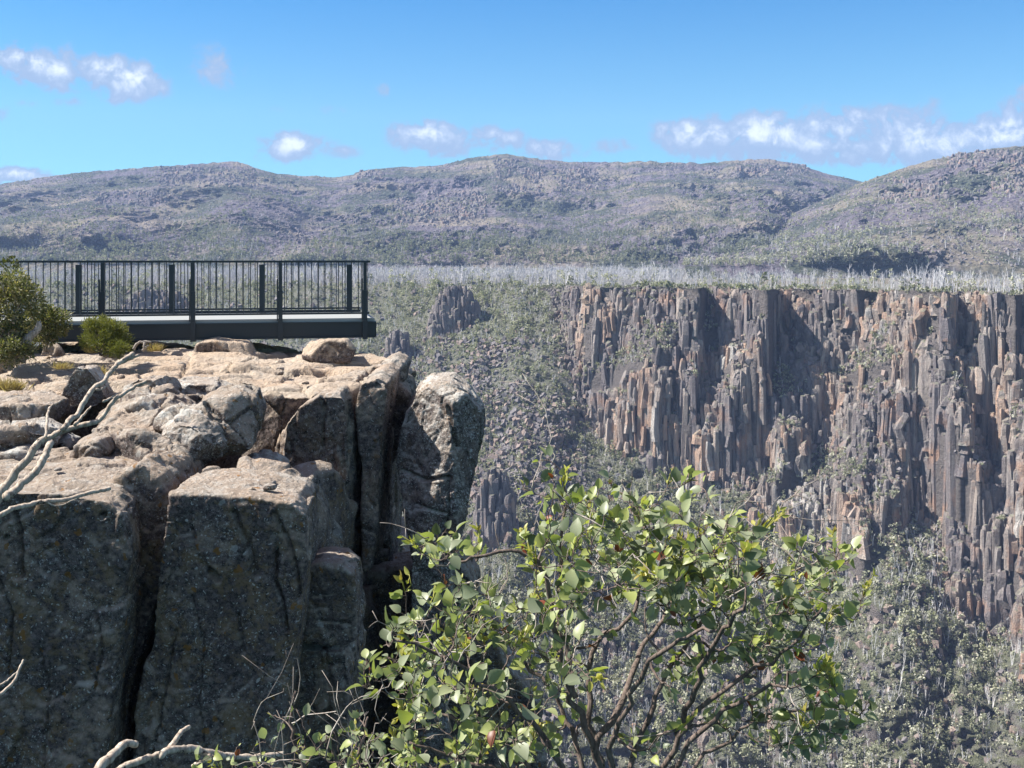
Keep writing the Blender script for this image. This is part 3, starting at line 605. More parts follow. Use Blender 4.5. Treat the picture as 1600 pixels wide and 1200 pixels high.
# columns of rock standing on the cliffs
k = NT('cliff_rock', .95, .1)
v_ = k.map((1, 1, .16)); a_ = k.attr('tint')
c = k.ramp(a_, [(0.0, (.28, .245, .235)), (.3, (.21, .185, .19)), (.5, (.38, .335, .305)), (.72, (.42, .345, .295)), (.88, (.52, .35, .25)), (1.0, (.52, .48, .44))])
st = k.noise(.35, 7, .7, v_, .4); c = k.mix(k.ramp(st, [(.42, 0.0), (.62, .8)]), c, (.12, .105, .11))
c = k.mix(k.ramp(k.noise(.09, 5, .6), [(.53, 0.0), (.68, .75)]), c, (.42, .26, .18))
c = k.mix(k.ramp(k.noise(.8, 6, .75), [(.55, 0.0), (.68, .6)]), c, (.36, .36, .32))
nz = k.n('ShaderNodeSeparateXYZ'); k.L(k.geo.outputs['True Normal'], nz.inputs[0])
tp = k.math('MULTIPLY', k.ramp(nz.outputs['Z'], [(.45, 0.0), (.75, 1.0)]), k.ramp(k.noise(.25, 5, .7), [(.38, .25), (.6, 1.0)]))
c = k.mix(tp, c, k.mix(k.noise(.5, 5, .6), (.11, .135, .07), (.30, .29, .24)))
M['cliff'] = k.done(c, k.bump(k.math('ADD', k.noise(.5, 8, .72, v_, .3), k.math('MULTIPLY', k.noise(1.3, 6, .7), .7)), 1.6, 1.0))
def columns(x, y, z, hgt, rad, tint, rng, tilt=.22):
    n = len(x); K = 6
    ang = (np.arange(K) / K * 2 * np.pi)[None] + rng.uniform(0, 6.28, (n, 1)) + rng.uniform(-.28, .28, (n, K))
    r = rad[:, None] * rng.uniform(.72, 1.25, (n, K)); wob = rng.normal(0, .30, (n, 4, 2)) * rad[:, None, None]; wob[:, 2:] = wob[:, 2:3]; wr = rng.uniform(.85, 1.25, (n, 4)); wr[:, 2:] = 1; hf = rng.uniform(-.75, -.3, n)
    lean = rng.normal(0, .035, (n, 2)); V = np.empty((n, 4, K, 3))
    tl = rng.normal(0, tilt, (n, 2))
    for lv, (t, s) in enumerate([(-1.0, 1.18), (-.5, 1.08), (-.10, 1.0), (0.0, .76)]):
        t = hf if lv == 1 else np.full(n, t); s = (s * wr[:, lv])[:, None]
        V[:, lv, :, 0] = (x + wob[:, lv, 0])[:, None] + np.cos(ang) * r * s; V[:, lv, :, 1] = (y + wob[:, lv, 1])[:, None] + np.sin(ang) * r * s
        V[:, lv, :, 2] = (z + t * hgt)[:, None]
        if lv > 1: V[:, lv, :, 2] += tl[:, :1] * np.cos(ang) * r + tl[:, 1:] * np.sin(ang) * r
        if lv == 2: V[:, 2, :, 2] = np.maximum(V[:, 2, :, 2], z[:, None] - 1.0 * rad[:, None])
        V[:, lv, :, 0] += lean[:, :1] * (t * hgt)[:, None]
    V = V.reshape(n, 4 * K, 3)
    base = []
    for lv in (0, 1, 2):
        for j in range(K): base.append((lv * K + j, lv * K + (j + 1) % K, (lv + 1) * K + (j + 1) % K, (lv + 1) * K + j))
    b = 3 * K; base += [(b, b + 1, b + 2, b + 5), (b + 2, b + 3, b + 4, b + 5)]
    Q = (np.array(base)[None] + (np.arange(n) * 4 * K)[:, None, None]).reshape(-1, 4)
    return V.reshape(-1, 3), Q, np.repeat(tint, 4 * K)
def field(sp, x0, x1, y0, y1, rng):
    gx, gy = np.meshgrid(np.arange(x0, x1, sp), np.arange(y0, y1, sp * .87), indexing='ij')
    gx = gx + (np.arange(gx.shape[1]) % 2)[None] * sp / 2
    return gx.ravel() + rng.normal(0, sp * .2, gx.size), gy.ravel() + rng.normal(0, sp * .2, gx.size)
x, y = field(2.05, -10, 330, 360, 660, RNG)
# snap heights to clumps of columns so buttresses and steps form
z, v, s, u, ui = surfH(x, y)
_, _, cc, cp_ = worley(np.stack([x / 7.5, y / 6.0, np.zeros(len(x))], 1), 240, True)
zb, vb, sb, _, _ = surfH(cp_[:, 0] * 7.5, cp_[:, 1] * 6.0)
edge = (y < D[ui, 0] + 1.5) & (v < 1150)
keep = edge & (u > 640) & (((s > .95) & (s < 99)) | ((s > .6) & (RNG.random(len(x)) < .10)))
FT = np.interp(u, [860,905,930,965,1050,1100,1150,1180,1200,1330,1400,1470,1530,2300], [455,640,672,700,706,715,740,800,835,872,862,930,985,900])
grs = np.zeros(len(x), bool)
for c_ in GRS: grs |= poly_in(u, v, c_)
keep |= edge & (u > 890) & (v < FT - 8) & (RNG.random(len(x)) < .75) & ~grs
keep &= ~(grs & (RNG.random(len(x)) < .8))
keep &= (u > 845)
x, y, z, v, s, zb, u, ui, cc = [q_[keep] for q_ in (x, y, z, v, s, zb, u, ui, cc)]
zt = np.where(s > 1.3, zb * .88 + z * .12 - (RNG.random(len(x)) < .35) * RNG.uniform(0, 7, len(x)), z); zt = np.minimum(zt, z + 14); zt = np.minimum(zt, TZ[ui, 0] + .5) + RNG.normal(0, .5, len(x))
zn, _, _, _, _ = surfH(x, y - 4.5)
hg = np.clip(zt - zn + 5, 3.0, 60)
cn = fbm(np.stack([x / 22, y / 22, zt / 22], 1), 3, 250)
tint = np.clip(.43 - .16 * (zt > -38) * (x < 110) + .20 * np.clip((-zt - 55) / 25, 0, 1) * (cn > -.25) + cn * 1.0 + (cc - .5) * .15 + RNG.normal(0, .05, len(x)), 0, 1)
rad = .86 * RNG.uniform(.95, 1.75, len(x)) ** 1.35 * (1 + .3 * (cc > .6)) * np.where(s > 1.5, 1.0, .8)
print('columns', len(x))
xs_, ys_ = x + RNG.normal(0, .8, len(x)), y - RNG.uniform(.3, 3.2, len(x)); fr = RNG.uniform(.1, .95, len(x)); ex = (s > 1.2) & (RNG.random(len(x)) < .8)
zs_ = zt * (1 - fr) + (zn + 1) * fr; hs_ = np.minimum(zs_ - zn + 6, RNG.uniform(5, 26, len(x)) + 3)
xt_, yt_ = x + RNG.normal(0, 1.0, len(x)), y - RNG.uniform(.8, 4.2, len(x)); fr2 = RNG.uniform(.2, .95, len(x)); zt_ = zt * (1 - fr2) + (zn + 1) * fr2; ex2 = (s > 1.2) & (RNG.random(len(x)) < .7)
x, y, zt, hg, rad, tint = [np.concatenate([a_1, b_1[ex], c_1[ex2]]) for a_1, b_1, c_1 in ((x, xs_, xt_), (y, ys_, yt_), (zt, zs_, zt_), (hg, hs_, RNG.uniform(4, 13, len(x))), (rad, rad * RNG.uniform(.7, 1.25, len(x)), rad * RNG.uniform(.55, 1.1, len(x))), (tint, np.clip(tint + RNG.normal(0, .07, len(x)), 0, 1), np.clip(tint + RNG.normal(0, .08, len(x)), 0, 1)))]
V, Q, A = columns(x, y, zt, hg, rad, tint, RNG)
link('cliff', mesh_np('cliff', V, Q, None, [M['cliff']], attr=A), kind='structure')

# free standing crags on the left hand slope
def crag(name, label, px0, px1, top, bot, dist, seed, cat='rocky crag'):
    rng = np.random.default_rng(seed); xa, ya, _ = P(px0, top, dist); xb = P(px1, top, dist)[0]
    cx = (xa + xb) / 2; hw = (xb - xa) / 2; X_, Y_ = field(2.0, xa, xb, ya - 2, ya + 9, rng)
    z0 = P(0, top, dist)[2]; z1 = P(0, bot, dist)[2]
    e = np.abs(X_ - cx) / hw; front = (Y_ - ya)
    lump = fbm(np.stack([X_ / 6, Y_ / 6, np.full(len(X_), seed)], 1), 2, seed)
    zz = z0 - (z0 - z1) * np.clip(e ** 3 * .7 + np.clip(.30 - front / 12, 0, 1) * 1.5 + np.clip(lump, 0, 1) * .3, 0, .95) + rng.normal(0, .35, len(X_))
    n_ = len(X_); V, Q, A = columns(X_, Y_, np.minimum(zz, z0), zz - z1 + 6, rng.uniform(1.0, 1.7, n_), np.clip(.25 + rng.normal(0, .2, n_), 0, 1), rng)
    o = link(name, mesh_np(name, V - [cx, ya, z1], Q, None, [M['cliff']], attr=A), None, label, cat); o.location = (cx, ya, z1)
def Dat(px, py): return float(np.interp(py, VV, D[int((px - UU[0]) / 5)]))
for a in [(672, 752, 447, 512, 'grey columned crag on the gorge rim in the middle, right of the deck'), (186, 296, 451, 492, 'dark columned crag seen between the deck balusters'),
          (600, 642, 515, 562, 'small dark crag on the bushy slope just right of the deck end'), (742, 806, 735, 842, 'pale columned crag low on the slope beside the pinnacle')]:
    crag('rocky_crag', a[4], a[0], a[1], a[2], a[3], Dat((a[0] + a[1]) / 2, a[3]) - 2, int(a[0]))

# plateau sheet to the horizon
def grid_sheet(name, xs, ys, zf, mat, kind='structure', attr=None):
    gx, gy = np.meshgrid(xs, ys, indexing='ij'); z = zf(gx, gy); V = np.stack([gx, gy, z], 2).reshape(-1, 3)
    i = np.arange(gx.size).reshape(gx.shape); Q = np.stack([i[:-1, :-1], i[1:, :-1], i[1:, 1:], i[:-1, 1:]], 2).reshape(-1, 4)
    return link(name, mesh_np(name, V, Q, None, [mat], smooth=True, attr=attr), kind=kind)
k = NT('plateau_ground', .95, .1)
n = k.noise(.02, 6, .7, k.map((1, .35, 1))); c = k.ramp(n, [(.36, (.08, .08, .045)), (.48, (.20, .19, .15)), (.56, (.16, .115, .075)), (.66, (.36, .35, .33))])
c = k.mix(k.ramp(k.noise(.3, 6, .7), [(.4, 0.0), (.6, .7)]), c, (.09, .095, .06)); M['plateau'] = k.done(c, k.bump(k.noise(.4, 5, .7), 1.0))
rimx = TX[:, 0]; rimy = D[:, 0]; rimz = TZ[:, 0]
ts = np.concatenate([[0.0, .004, .01, .02, .035, .055], np.linspace(.08, 1, 60) ** 1.6 + .06])
Vp = []
for t in ts:
    yy = rimy + t * 2600; Vp.append(np.stack([rimx * (1 + t * 2.2), yy, rimz * (1 - min(1, t * 20)) - 16.5 * min(1, t * 20) - .15 * (t > .004)], 1))
Vp = np.stack(Vp, 1); i = np.arange(Vp.shape[0] * Vp.shape[1]).reshape(Vp.shape[:2])
link('plateau', mesh_np('plateau', Vp.reshape(-1, 3), np.stack([i[:-1, :-1], i[1:, :-1], i[1:, 1:], i[:-1, 1:]], 2).reshape(-1, 4), None, [M['plateau']], smooth=True), kind='structure')
grid_sheet('ground', np.linspace(-30000, 30000, 31), np.linspace(1500, 42000, 21), lambda a, b: a * 0 - 18.0, M['plateau'])

# hills
k = NT('hill_ground', .95, .1)
m_ = k.noise(.009, 8, .72); f_ = k.noise(.10, 8, .75); sc = k.vor(.16, k.map((1, 1, 1)))
scree = k.mix(k.ramp(f_, [(.35, 0.0), (.65, 1.0)]), (.07, .06, .078), (.22, .195, .215))
bush = k.mix(k.ramp(f_, [(.4, 0.0), (.62, 1.0)]), (.035, .045, .03), (.12, .13, .095))
c = k.mix(k.ramp(m_, [(.47, 0.0), (.53, 1.0)]), scree, bush)
c = k.mix(k.ramp(k.noise(.006, 6, .7, k.map((1, 1, 2.5))), [(.49, 0.0), (.60, .8)]), c, (.26, .225, .17))
c = k.mix(k.ramp(k.noise(.16, 5, .7), [(.60, 0.0), (.70, .6)]), c, (.40, .39, .40))
M['hill'] = k.done(c, k.bump(k.math('ADD', f_, k.math('MULTIPLY', sc, .6)), 7.0, 1.0))
SKY1 = ([-900,-300,-100,0,60,110,200,300,370,400,440,530,580,680,740,785,830,900,1020,1100,1190,1250,1300,1350,1500,2000,2600], [330,310,297,287,279,271,263,257,251,263,273,277,264,259,247,240,247,254,252,255,248,257,274,284,300,330,340])
SKY2 = ([1060,1150,1250,1350,1400,1450,1500,1560,1600,1700,1900,2400,2700], [400,372,330,284,266,251,241,231,228,221,215,240,300])
def hill(name, sk, u0, u1, base_py, d0, d1, seed, pw=1.5, rib=1.0):
    us = np.arange(u0, u1, 2.6); ts = np.linspace(0, 1, 150)
    top = np.convolve(np.pad(np.interp(us, *sk), 8, mode='edge'), np.hanning(19)[1:-1] / np.hanning(19)[1:-1].sum(), 'valid'); nz_ = fbm(np.stack([us / 9, us * 0, us * 0 + seed], 1), 4, seed); top = top + nz_ * 1.6
    U_, T_ = np.meshgrid(us, ts, indexing='ij'); py = base_py + (top[:, None] - base_py) * T_
    q_ = np.stack([U_.ravel() / 130, T_.ravel() * 2.0, np.full(U_.size, seed * 1.0)], 1)
    sp_ = fbm(q_, 4, seed + 1).reshape(U_.shape)
    Dd = d0 + (d1 - d0) * T_ ** pw + sp_ * 260 * np.sin(np.pi * T_) * rib
    X_ = (U_ - 800) / F * Dd; Z_ = (HZ - py) / F * Dd
    V = np.stack([X_, Dd, Z_], 2)
    back = V[:, -1:, :].copy(); back[:, :, 1] += 700; back[:, :, 2] = back[:, :, 2] * .6 - 10
    bz = V[:, :1, :].copy(); bz[:, :, 1] -= 40; bz[:, :, 2] = -30
    nrm = 1.0
    W_ = V.reshape(-1, 3); cr = fbm(W_ / np.array([60.0, 240., 48.]), 6, seed + 5, .68); wl = worley(W_ / np.array([11.0, 70.0, 9.0]), seed + 9)
    am = np.clip(fbm(W_ / 120.0, 3, seed + 7) * 2.2 + .6, .15, 1.3) * np.tile(np.clip(np.sin(np.pi * np.clip(ts, 0, .97)) * 3, 0, 1), len(us))
    W_[:, 1] -= (cr * 75 + (wl[2] - .5) * 7) * am; W_[:, 2] += (cr * 4 + (wl[2] - .5) * 3.0) * am; W_[:, 0] += fbm(W_ / 9.0, 2, seed + 15) * 3 * am
    V = np.concatenate([bz, W_.reshape(V.shape), back], axis=1)
    i = np.arange(V.shape[0] * V.shape[1]).reshape(V.shape[:2])
    link(name, mesh_np(name, V.reshape(-1, 3), np.stack([i[:-1, :-1], i[1:, :-1], i[1:, 1:], i[:-1, 1:]], 2).reshape(-1, 4), None, [M['hill']], smooth=False), kind='structure')
    return W_.reshape(len(us), len(ts), 3)
H1 = hill('hill', SKY1, -880, 1560, 414, 1250, 2500, 300)
H2 = hill('hill', SKY2, 1070, 2690, 416, 1020, 1750, 340, rib=.5)
# rocky outcrops near the summits
hx = []
for H_, regs in ((H1, [(770, 850, 250, 300), (860, 935, 262, 300), (560, 600, 266, 280), (250, 400, 262, 292), (620, 760, 300, 350), (1150, 1260, 256, 275), (150, 260, 300, 330)]), (H2, [(1480, 1600, 236, 262), (1380, 1480, 280, 330), (1540, 1640, 262, 300)])):
    pu = 800 + H_[..., 0] / H_[..., 1] * F; pv = HZ - H_[..., 2] / H_[..., 1] * F
    for (a0, a1, b0, b1) in regs:
        ii = np.argwhere((pu > a0) & (pu < a1) & (pv > b0) & (pv < b1)); n_ = int(len(ii) * .22); ii = ii[RNG.permutation(len(ii))[:n_]]; p = H_[ii[:, 0], ii[:, 1]]
        cl = fbm(p / np.array([40., 160., 30.]), 3, 470); hx.append(p[cl > -.12])
hx = np.concatenate(hx); n_ = len(hx); hh = RNG.uniform(3, 9, n_)
V, Q, A = columns(hx[:, 0] + RNG.normal(0, 1, n_), hx[:, 1] - 3, hx[:, 2] + hh * .5, hh + 8, RNG.uniform(1.5, 4.0, n_), np.clip(RNG.normal(.15, .12, n_), 0, 1), RNG)
link('hill_outcrops', mesh_np('hill_outcrops', V, Q, None, [M['cliff']], attr=A), kind='structure')
print('LAND', time.time() - T0)
#@@PART4
# ================================================================== lookout deck
def deck():
    root = link('lookout_deck', None, None, 'charcoal steel lookout deck with baluster railings and pale floor, jutting out over the gorge', 'lookout deck')
    th = math.radians(12); ax = np.array([math.cos(th), math.sin(th), 0]); pp = np.array([-math.sin(th), math.cos(th), 0]); up = np.array([0, 0, 1.0])
    R = np.stack([ax, pp, up], 1)
    o = P(573, 500, 22.3); o[2] = 0
    root.location = o + np.array([0, 0, -1.2])
    Wd = 2.55; zf = -1.19; zr = -.055; L = 10.5
    def w(a, b, z): return o + ax * a + pp * b + up * z       # a along (negative goes left), b across
    def part(name, fn, m, par=root):
        mb = MB(); fn(mb); me = mb.mesh(name, [M[m]]); me.transform(Matrix.Translation(-Vector(root.location)))
        x = link(name, me, par); return x
    part('floor', lambda b: b.box(w(-L / 2 + .16, Wd / 2, zf - .035), (L / 2 + .0, Wd / 2 + .02, .035), R), 'deck')
    part('edge_beam', lambda b: (b.box(w(-L / 2 + .17, -.02, zf - .235), (L / 2, .03, .163), R), b.box(w(-L / 2 + .17, -.04, zf - .385), (L / 2, .055, .012), R), b.box(w(-L / 2 + .17, -.04, zf - .085), (L / 2, .055, .012), R)), 'steel')
    part('edge_beam', lambda b: b.box(w(-L / 2 + .17, Wd, zf - .235), (L / 2, .03, .163), R), 'steel')
    part('end_beam', lambda b: b.box(w(.17, Wd / 2, zf - .235), (.03, Wd / 2 - .05, .16), R), 'steel')
    for a in (-2.6, -4.4, -6.2): part('cross_beam', lambda b: b.box(w(a, Wd / 2, zf - .2), (.05, Wd / 2 - .05, .11), R), 'steel')
    part('handrail', lambda b: (b.box(w(-L / 2 + .07, 0, zr + .02), (L / 2, .045, .02), R)), 'steel')
    part('handrail', lambda b: (b.box(w(-L / 2 + .07, Wd - .1, zr + .02), (L / 2, .04, .02), R)), 'steel')
    part('handrail', lambda b: (b.box(w(.04, Wd / 2 - .05, zr + .017), (.03, Wd / 2 - .12, .02), R)), 'steel')
    part('bottom_rail', lambda b: b.box(w(-L / 2 + .05, 0, zf + .10), (L / 2, .022, .018), R), 'steel')
    part('bottom_rail', lambda b: b.box(w(-L / 2 + .05, Wd - .1, zf + .10), (L / 2, .022, .018), R), 'steel')
    part('kick_plate', lambda b: b.box(w(-L / 2 + .05, Wd - .1, zf + .035), (L / 2, .008, .03), R), 'steel')
    part('bottom_rail', lambda b: b.box(w(.04, Wd / 2 - .05, zf + .10), (.018, Wd / 2 - .12, .018), R), 'steel')
    sp = 1.69; sp2 = 1.93
    for i in range(4):
        a = -.04 - i * sp
        def post(b):
            # flat plate blade, widening to its bracket below the floor
            for (z0, z1, t) in ((-1.62, zf - .05, .075), (zf - .05, -.62, .062), (-.62, zr, .05)):
                b.box(w(a, -.085, (z0 + z1) / 2), (t * .68, .042, (z1 - z0) / 2 - .001), R)
            b.box(w(a - .06, -.10, (-1.25 - .35) / 2), (.012, .03, .42), R)
        p = part('post', post, 'steel')
    for i in range(4):
        part('post', lambda b: b.box(w(-.20 - i * sp2, Wd - .06, (zf + zr) / 2 - .02), (.062, .035, (zr - zf) / 2 - .03), R), 'steel')
    k = 0
    for i in range(50):
        a = -.17 - i * .1342
        if min(abs((a + .04) % sp), sp - abs((a + .04) % sp)) < .05 or k >= 50: continue
        part('baluster', lambda b: b.tube([w(a, 0, zf + .12), w(a, 0, zr)], .0095, 6), 'steel'); k += 1
    for i in range(46):
        a = -.22 - i * .1375
        if min(abs((a + .20) % sp2), sp2 - abs((a + .20) % sp2)) < .06: continue
        if k < 94: part('baluster', lambda b: b.tube([w(a, Wd - .1, zf + .12), w(a, Wd - .1, zr)], .0085, 5), 'steel'); k += 1
    for i in range(6): part('baluster', lambda b: b.tube([w(.04, .25 + i * .36, zf + .12), w(.04, .25 + i * .36, zr)], .008, 5), 'steel')
    for (a0, b0) in ((-5.45, .35), (-5.05, .8), (-4.55, .45), (-5.3, 2.1)):
        part('support_pier', lambda b: b.box(w(a0, b0, -1.85), (.16, .14, .28), R), 'concrete')
deck()

# ================================================================== dead wood
def crook(pts, n=4, amp=.25, seed=0):
    rng = np.random.default_rng(seed); pts = np.asarray(pts, float); out = []
    for i in range(len(pts) - 1):
        p0 = pts[max(i - 1, 0)]; p1 = pts[i]; p2 = pts[i + 1]; p3 = pts[min(i + 2, len(pts) - 1)]
        for k_ in range(n):
            t = k_ / n; q = .5 * ((2 * p1) + (-p0 + p2) * t + (2 * p0 - 5 * p1 + 4 * p2 - p3) * t * t + (-p0 + 3 * p1 - 3 * p2 + p3) * t ** 3)
            out.append(q + rng.normal(0, 1, 3) * amp * np.linalg.norm(p2 - p1) / n * .35 * (k_ > 0))
    out.append(pts[-1]); return np.array(out)
def px_tube(mb, pts, Y, r0, r1, n=8, seed=0, dY=0.0, knot=.06):
    rng = np.random.default_rng(seed + 5); k_ = len(pts)
    w_ = [P(a, b, Y + dY * i / max(1, k_ - 1)) for i, (a, b) in enumerate(pts)]
    c = crook(w_, 5, .4, seed); r = np.linspace(r0, r1, len(c)) / F * Y * (1 + rng.normal(0, knot, len(c)))
    mb.tube(c, r, n)
def deadthing(name, label, parts, cat, Y, mat='deadwood'):
    base = P(*parts[0][1][0], Y); root = link(name, None, None, label, cat); root.location = base
    for i, (pn, pts, r0, r1, dY, yo) in enumerate(parts):
        mb = MB(); px_tube(mb, pts, Y + yo, r0, r1, 9, i + int(Y * 10), dY); me = mb.mesh(pn, [M[mat]], True)
        me.transform(Matrix.Translation(-Vector(base))); link(pn, me, root)
deadthing('dead_branch', 'forked silvery dead branch slanting across the rocks at the left edge', [
 ('limb', [(-90,930),(-40,840),(0,772),(15,752),(47,712),(60,692),(75,684),(107,670),(140,662),(157,655),(175,630),(200,610),(229,596)], 7.8, 2.6, .5, 0),
 ('limb', [(98,672),(110,655),(122,647),(135,622),(147,606),(162,597),(172,582),(187,567),(203,556),(208,552)], 4.4, 3.4, .6, .1),
 ('twig', [(190,566),(203,560),(217,555)], 3.4, 2.0, .05, .62),
 ('limb', [(80,690),(75,700),(67,720),(50,742),(25,765),(8,776)], 5.0, 6.0, -.3, .12),
 ('twig', [(72,684),(73,662),(75,645),(80,635),(97,625)], 2.6, 1.5, .3, .1),
 ('twig', [(117,664),(128,650),(142,635)], 3.0, 1.2, .2, .2),
 ('twig', [(150,609),(162,606),(172,599)], 2.0, .8, .1, .35),
 ('twig', [(162,628),(175,620),(190,612)], 2.2, .8, .2, .3)], 'dead branch', 6.2)
deadthing('dead_branch', 'thin mottled dead stick lying level in front of the broad front column', [
 ('limb', [(-60,820),(0,805),(20,794),(42,790),(62,784),(95,782),(120,776),(140,770),(160,766),(173,763)], 4.2, 3.2, .4, 0),
 ('twig', [(70,783),(90,790),(120,779)], 1.6, .8, .1, .1)], 'dead branch', 5.6)
deadthing('dead_branch', 'knobbly pale dead branch lying along the bottom of the picture', [
 ('limb', [(140,1230),(158,1196),(173,1183),(185,1170),(199,1161),(213,1163)], 9, 5.5, .2, 0),
 ('limb', [(170,1220),(190,1200),(225,1187),(258,1175),(277,1152),(285,1142),(296,1135)], 6.5, 3.2, .3, .1),
 ('limb', [(250,1180),(265,1172),(283,1171),(303,1170),(334,1178),(360,1181),(390,1183),(420,1180),(443,1178)], 6.5, 4.2, .3, .2),
 ('twig', [(330,1180),(318,1190),(300,1196)], 4, 2, .05, .3)], 'dead branch', 4.0)
deadthing('dead_twig', 'small forked white twig poking in from the left edge near the bottom', [
 ('twig', [(-30,1105),(0,1085),(13,1074),(24,1062),(30,1046),(37,1031)], 3.2, 1.6, .1, 0), ('twig', [(-30,1080),(0,1070),(18,1058),(34,1040)], 2.0, 1.0, .1, .03)], 'dead twig', 3.6)

# ================================================================== near shrubs
def leaf_cards(mb, pos, dirs, nrm, L, Wd, tint, fold=.4, curl=.4, seg=4, ovate=True, rng=RNG):
    # each leaf: curved blade with folded midrib; 3 columns x (seg+1) rows
    n = len(pos); d = dirs / np.linalg.norm(dirs, axis=1)[:, None]; s = np.cross(d, nrm); s /= np.linalg.norm(s, axis=1)[:, None] + 1e-9; u = np.cross(s, d)
    t = np.linspace(0, 1, seg + 1); prof = (np.sin(np.pi * np.clip(t, .0, 1) ** .8) ** .75) if ovate else np.sin(np.pi * t) ** .9
    prof = np.clip(prof, .03, 1); prof[-1] = .06
    V = np.empty((n, seg + 1, 3, 3)); cu = curl * rng.normal(1, .6, n)
    for i in range(seg + 1):
        c = pos + d * (L * t[i])[:, None] - u * (L * cu * t[i] ** 2 * .6)[:, None]
        w_ = (Wd * prof[i] / 2)[:, None]
        V[:, i, 1] = c; V[:, i, 0] = c - s * w_ + u * w_ * fold; V[:, i, 2] = c + s * w_ + u * w_ * fold
    base = [(i * 3 + j, i * 3 + j + 1, (i + 1) * 3 + j + 1, (i + 1) * 3 + j) for i in range(seg) for j in (0, 1)]
    Q = (np.array(base)[None] + (np.arange(n) * 3 * (seg + 1))[:, None, None]).reshape(-1, 4)
    mb.add(V.reshape(-1, 3), Q, None, 0, np.repeat(tint, 3 * (seg + 1)))
def gum_shrub(name, label, limbs, tips, Ym, seed, lscale=1.0, ntw=6, jit=26, base=None, leafy=5, dz=.3, rt=1.0, bare_n=80):
    rng = np.random.default_rng(seed); wood = MB(); nodes = []; rads = []
    for (pts, r0, r1, yo) in limbs:
        k_ = len(pts); w_ = [P(a, b, Ym + yo * (i / (k_ - 1))) for i, (a, b) in enumerate(pts)]; c = crook(w_, 5, .5, int(abs(pts[0][0]) + k_ * 7))
        r = np.linspace(r0 * (.72 if r0 > 6 else 1), r1, len(c)) / F * Ym * (1 + rng.normal(0, .05, len(c))); wood.tube(c, r, 8)
        nodes += list(c[len(c) // 4:]); rads += list(r[len(c) // 4:])
    root = base if base is not None else P(*limbs[0][0][0], Ym)
    LP, LD, LN, LL, LT, LW = [], [], [], [], [], []
    shoots = []
    T_ = []
    for (a, b, wt) in tips:
        for k_ in range(max(1, int(round(ntw * wt)))):
            T_.append((P(a + rng.normal(0, jit), b + rng.normal(0, jit * .9), Ym + rng.normal(0, dz)), wt))
    T_.sort(key=lambda q: np.linalg.norm(q[0] - root))
    for tp_, wt in T_:
        N_ = np.array(nodes); dd = np.linalg.norm(N_ - tp_, axis=1) + .6 * np.clip(N_[:, 2] - tp_[2] + .02, 0, 9); j = int(np.argmin(dd)); s0 = N_[j]; ln = np.linalg.norm(tp_ - s0)
        if ln < .02: continue
        mid = s0 * .5 + tp_ * .5 - np.array([0, 0, 1]) * ln * .10 + rng.normal(0, .11, 3) * ln
        c = crook([s0, mid, tp_], 5, .5, int(rng.integers(1e6))); r = np.linspace(min(rads[j] * .8, .0035 * rt), .0009 * rt, len(c)); wood.tube(c, r, 5)
        nodes += list(c[2:-1]); rads += list(r[2:-1])
        nl = int(leafy * rng.uniform(.7, 1.3) * (1 + ln * 4)); side = 1
        ax_ = tp_ - mid; ax_ /= np.linalg.norm(ax_)
        for q in range(nl):
            t = rng.uniform(.35, 1.0) if q else 1.0; f_ = t * (len(c) - 1); i0 = min(int(f_), len(c) - 2); p = c[i0] + (c[i0 + 1] - c[i0]) * (f_ - i0)
            out = rng.normal(0, 1, 3); out -= ax_ * (out @ ax_); out /= np.linalg.norm(out)
            d = ax_ * rng.uniform(.2, 1.0) + out * rng.uniform(.5, 1.1) + np.array([0, 0, rng.uniform(-.3, .5)]); d /= np.linalg.norm(d)
            pe = .009 * lscale * rng.uniform(.6, 1.5); e = p + d * pe; wood.tube([p, e], [.0007, .0006], 4, cap=False)
            nr = rng.normal(0, 1, 3) + np.array([-.35, -.3, .9]); 
            young = t > .9 and rng.random() < .45
            l_ = lscale * (.0255 * rng.uniform(.38, 1.32)) * (.6 if young else 1)
            LP.append(e); LD.append(d + np.array([0, 0, .25 * (young)])); LN.append(nr); LL.append(l_)
            LW.append(l_ * (rng.uniform(.62, .86) if not young else rng.uniform(.35, .6)))
            tt = rng.uniform(.45, .76) if young else rng.uniform(.08, .56)
            if rng.random() < .012: tt = rng.uniform(.88, .99)
            LT.append(tt)
        if rng.random() < .2 * wt:                      # tuft of new shoots
            for q in range(rng.integers(2, 5)):
                d = ax_ + rng.normal(0, .35, 3) + np.array([0, 0, .5]); d /= np.linalg.norm(d); l_ = rng.uniform(.02, .05) * lscale
                e = tp_ + d * l_; shoots.append(([tp_, (tp_ + e) / 2 + rng.normal(0, .003, 3), e]))
                for h in range(3):
                    LP.append(tp_ + d * l_ * rng.uniform(.4, 1)); LD.append(d + rng.normal(0, .5, 3)); LN.append(rng.normal(0, 1, 3)); l2 = lscale * rng.uniform(.010, .02); LL.append(l2); LW.append(l2 * .45); LT.append(rng.uniform(.66, .8))
    for q in range(bare_n):
        j = int(rng.integers(0, len(nodes))); s0 = nodes[j]; ln = rng.uniform(.05, .22); d = rng.normal(0, .6, 3) + np.array([0, 0, .7]); d *= ln / np.linalg.norm(d)
        c = crook([s0, s0 + d * .5 + rng.normal(0, .15, 3) * ln, s0 + d], 4, .6, int(rng.integers(1e6))); wood.tube(c, np.linspace(.0016, .0006, len(c)), 4, m=2)
        for h in range(2):
            p = c[rng.integers(2, len(c) - 1)]; e = p + (d / ln + rng.normal(0, .7, 3)) * ln * .3; wood.tube([p, (p + e) / 2 + rng.normal(0, .004, 3), e], [.0009, .0007, .0004], 4, m=2)
    rt_ = link(name, None, None, label, 'shrub'); rt_.location = root
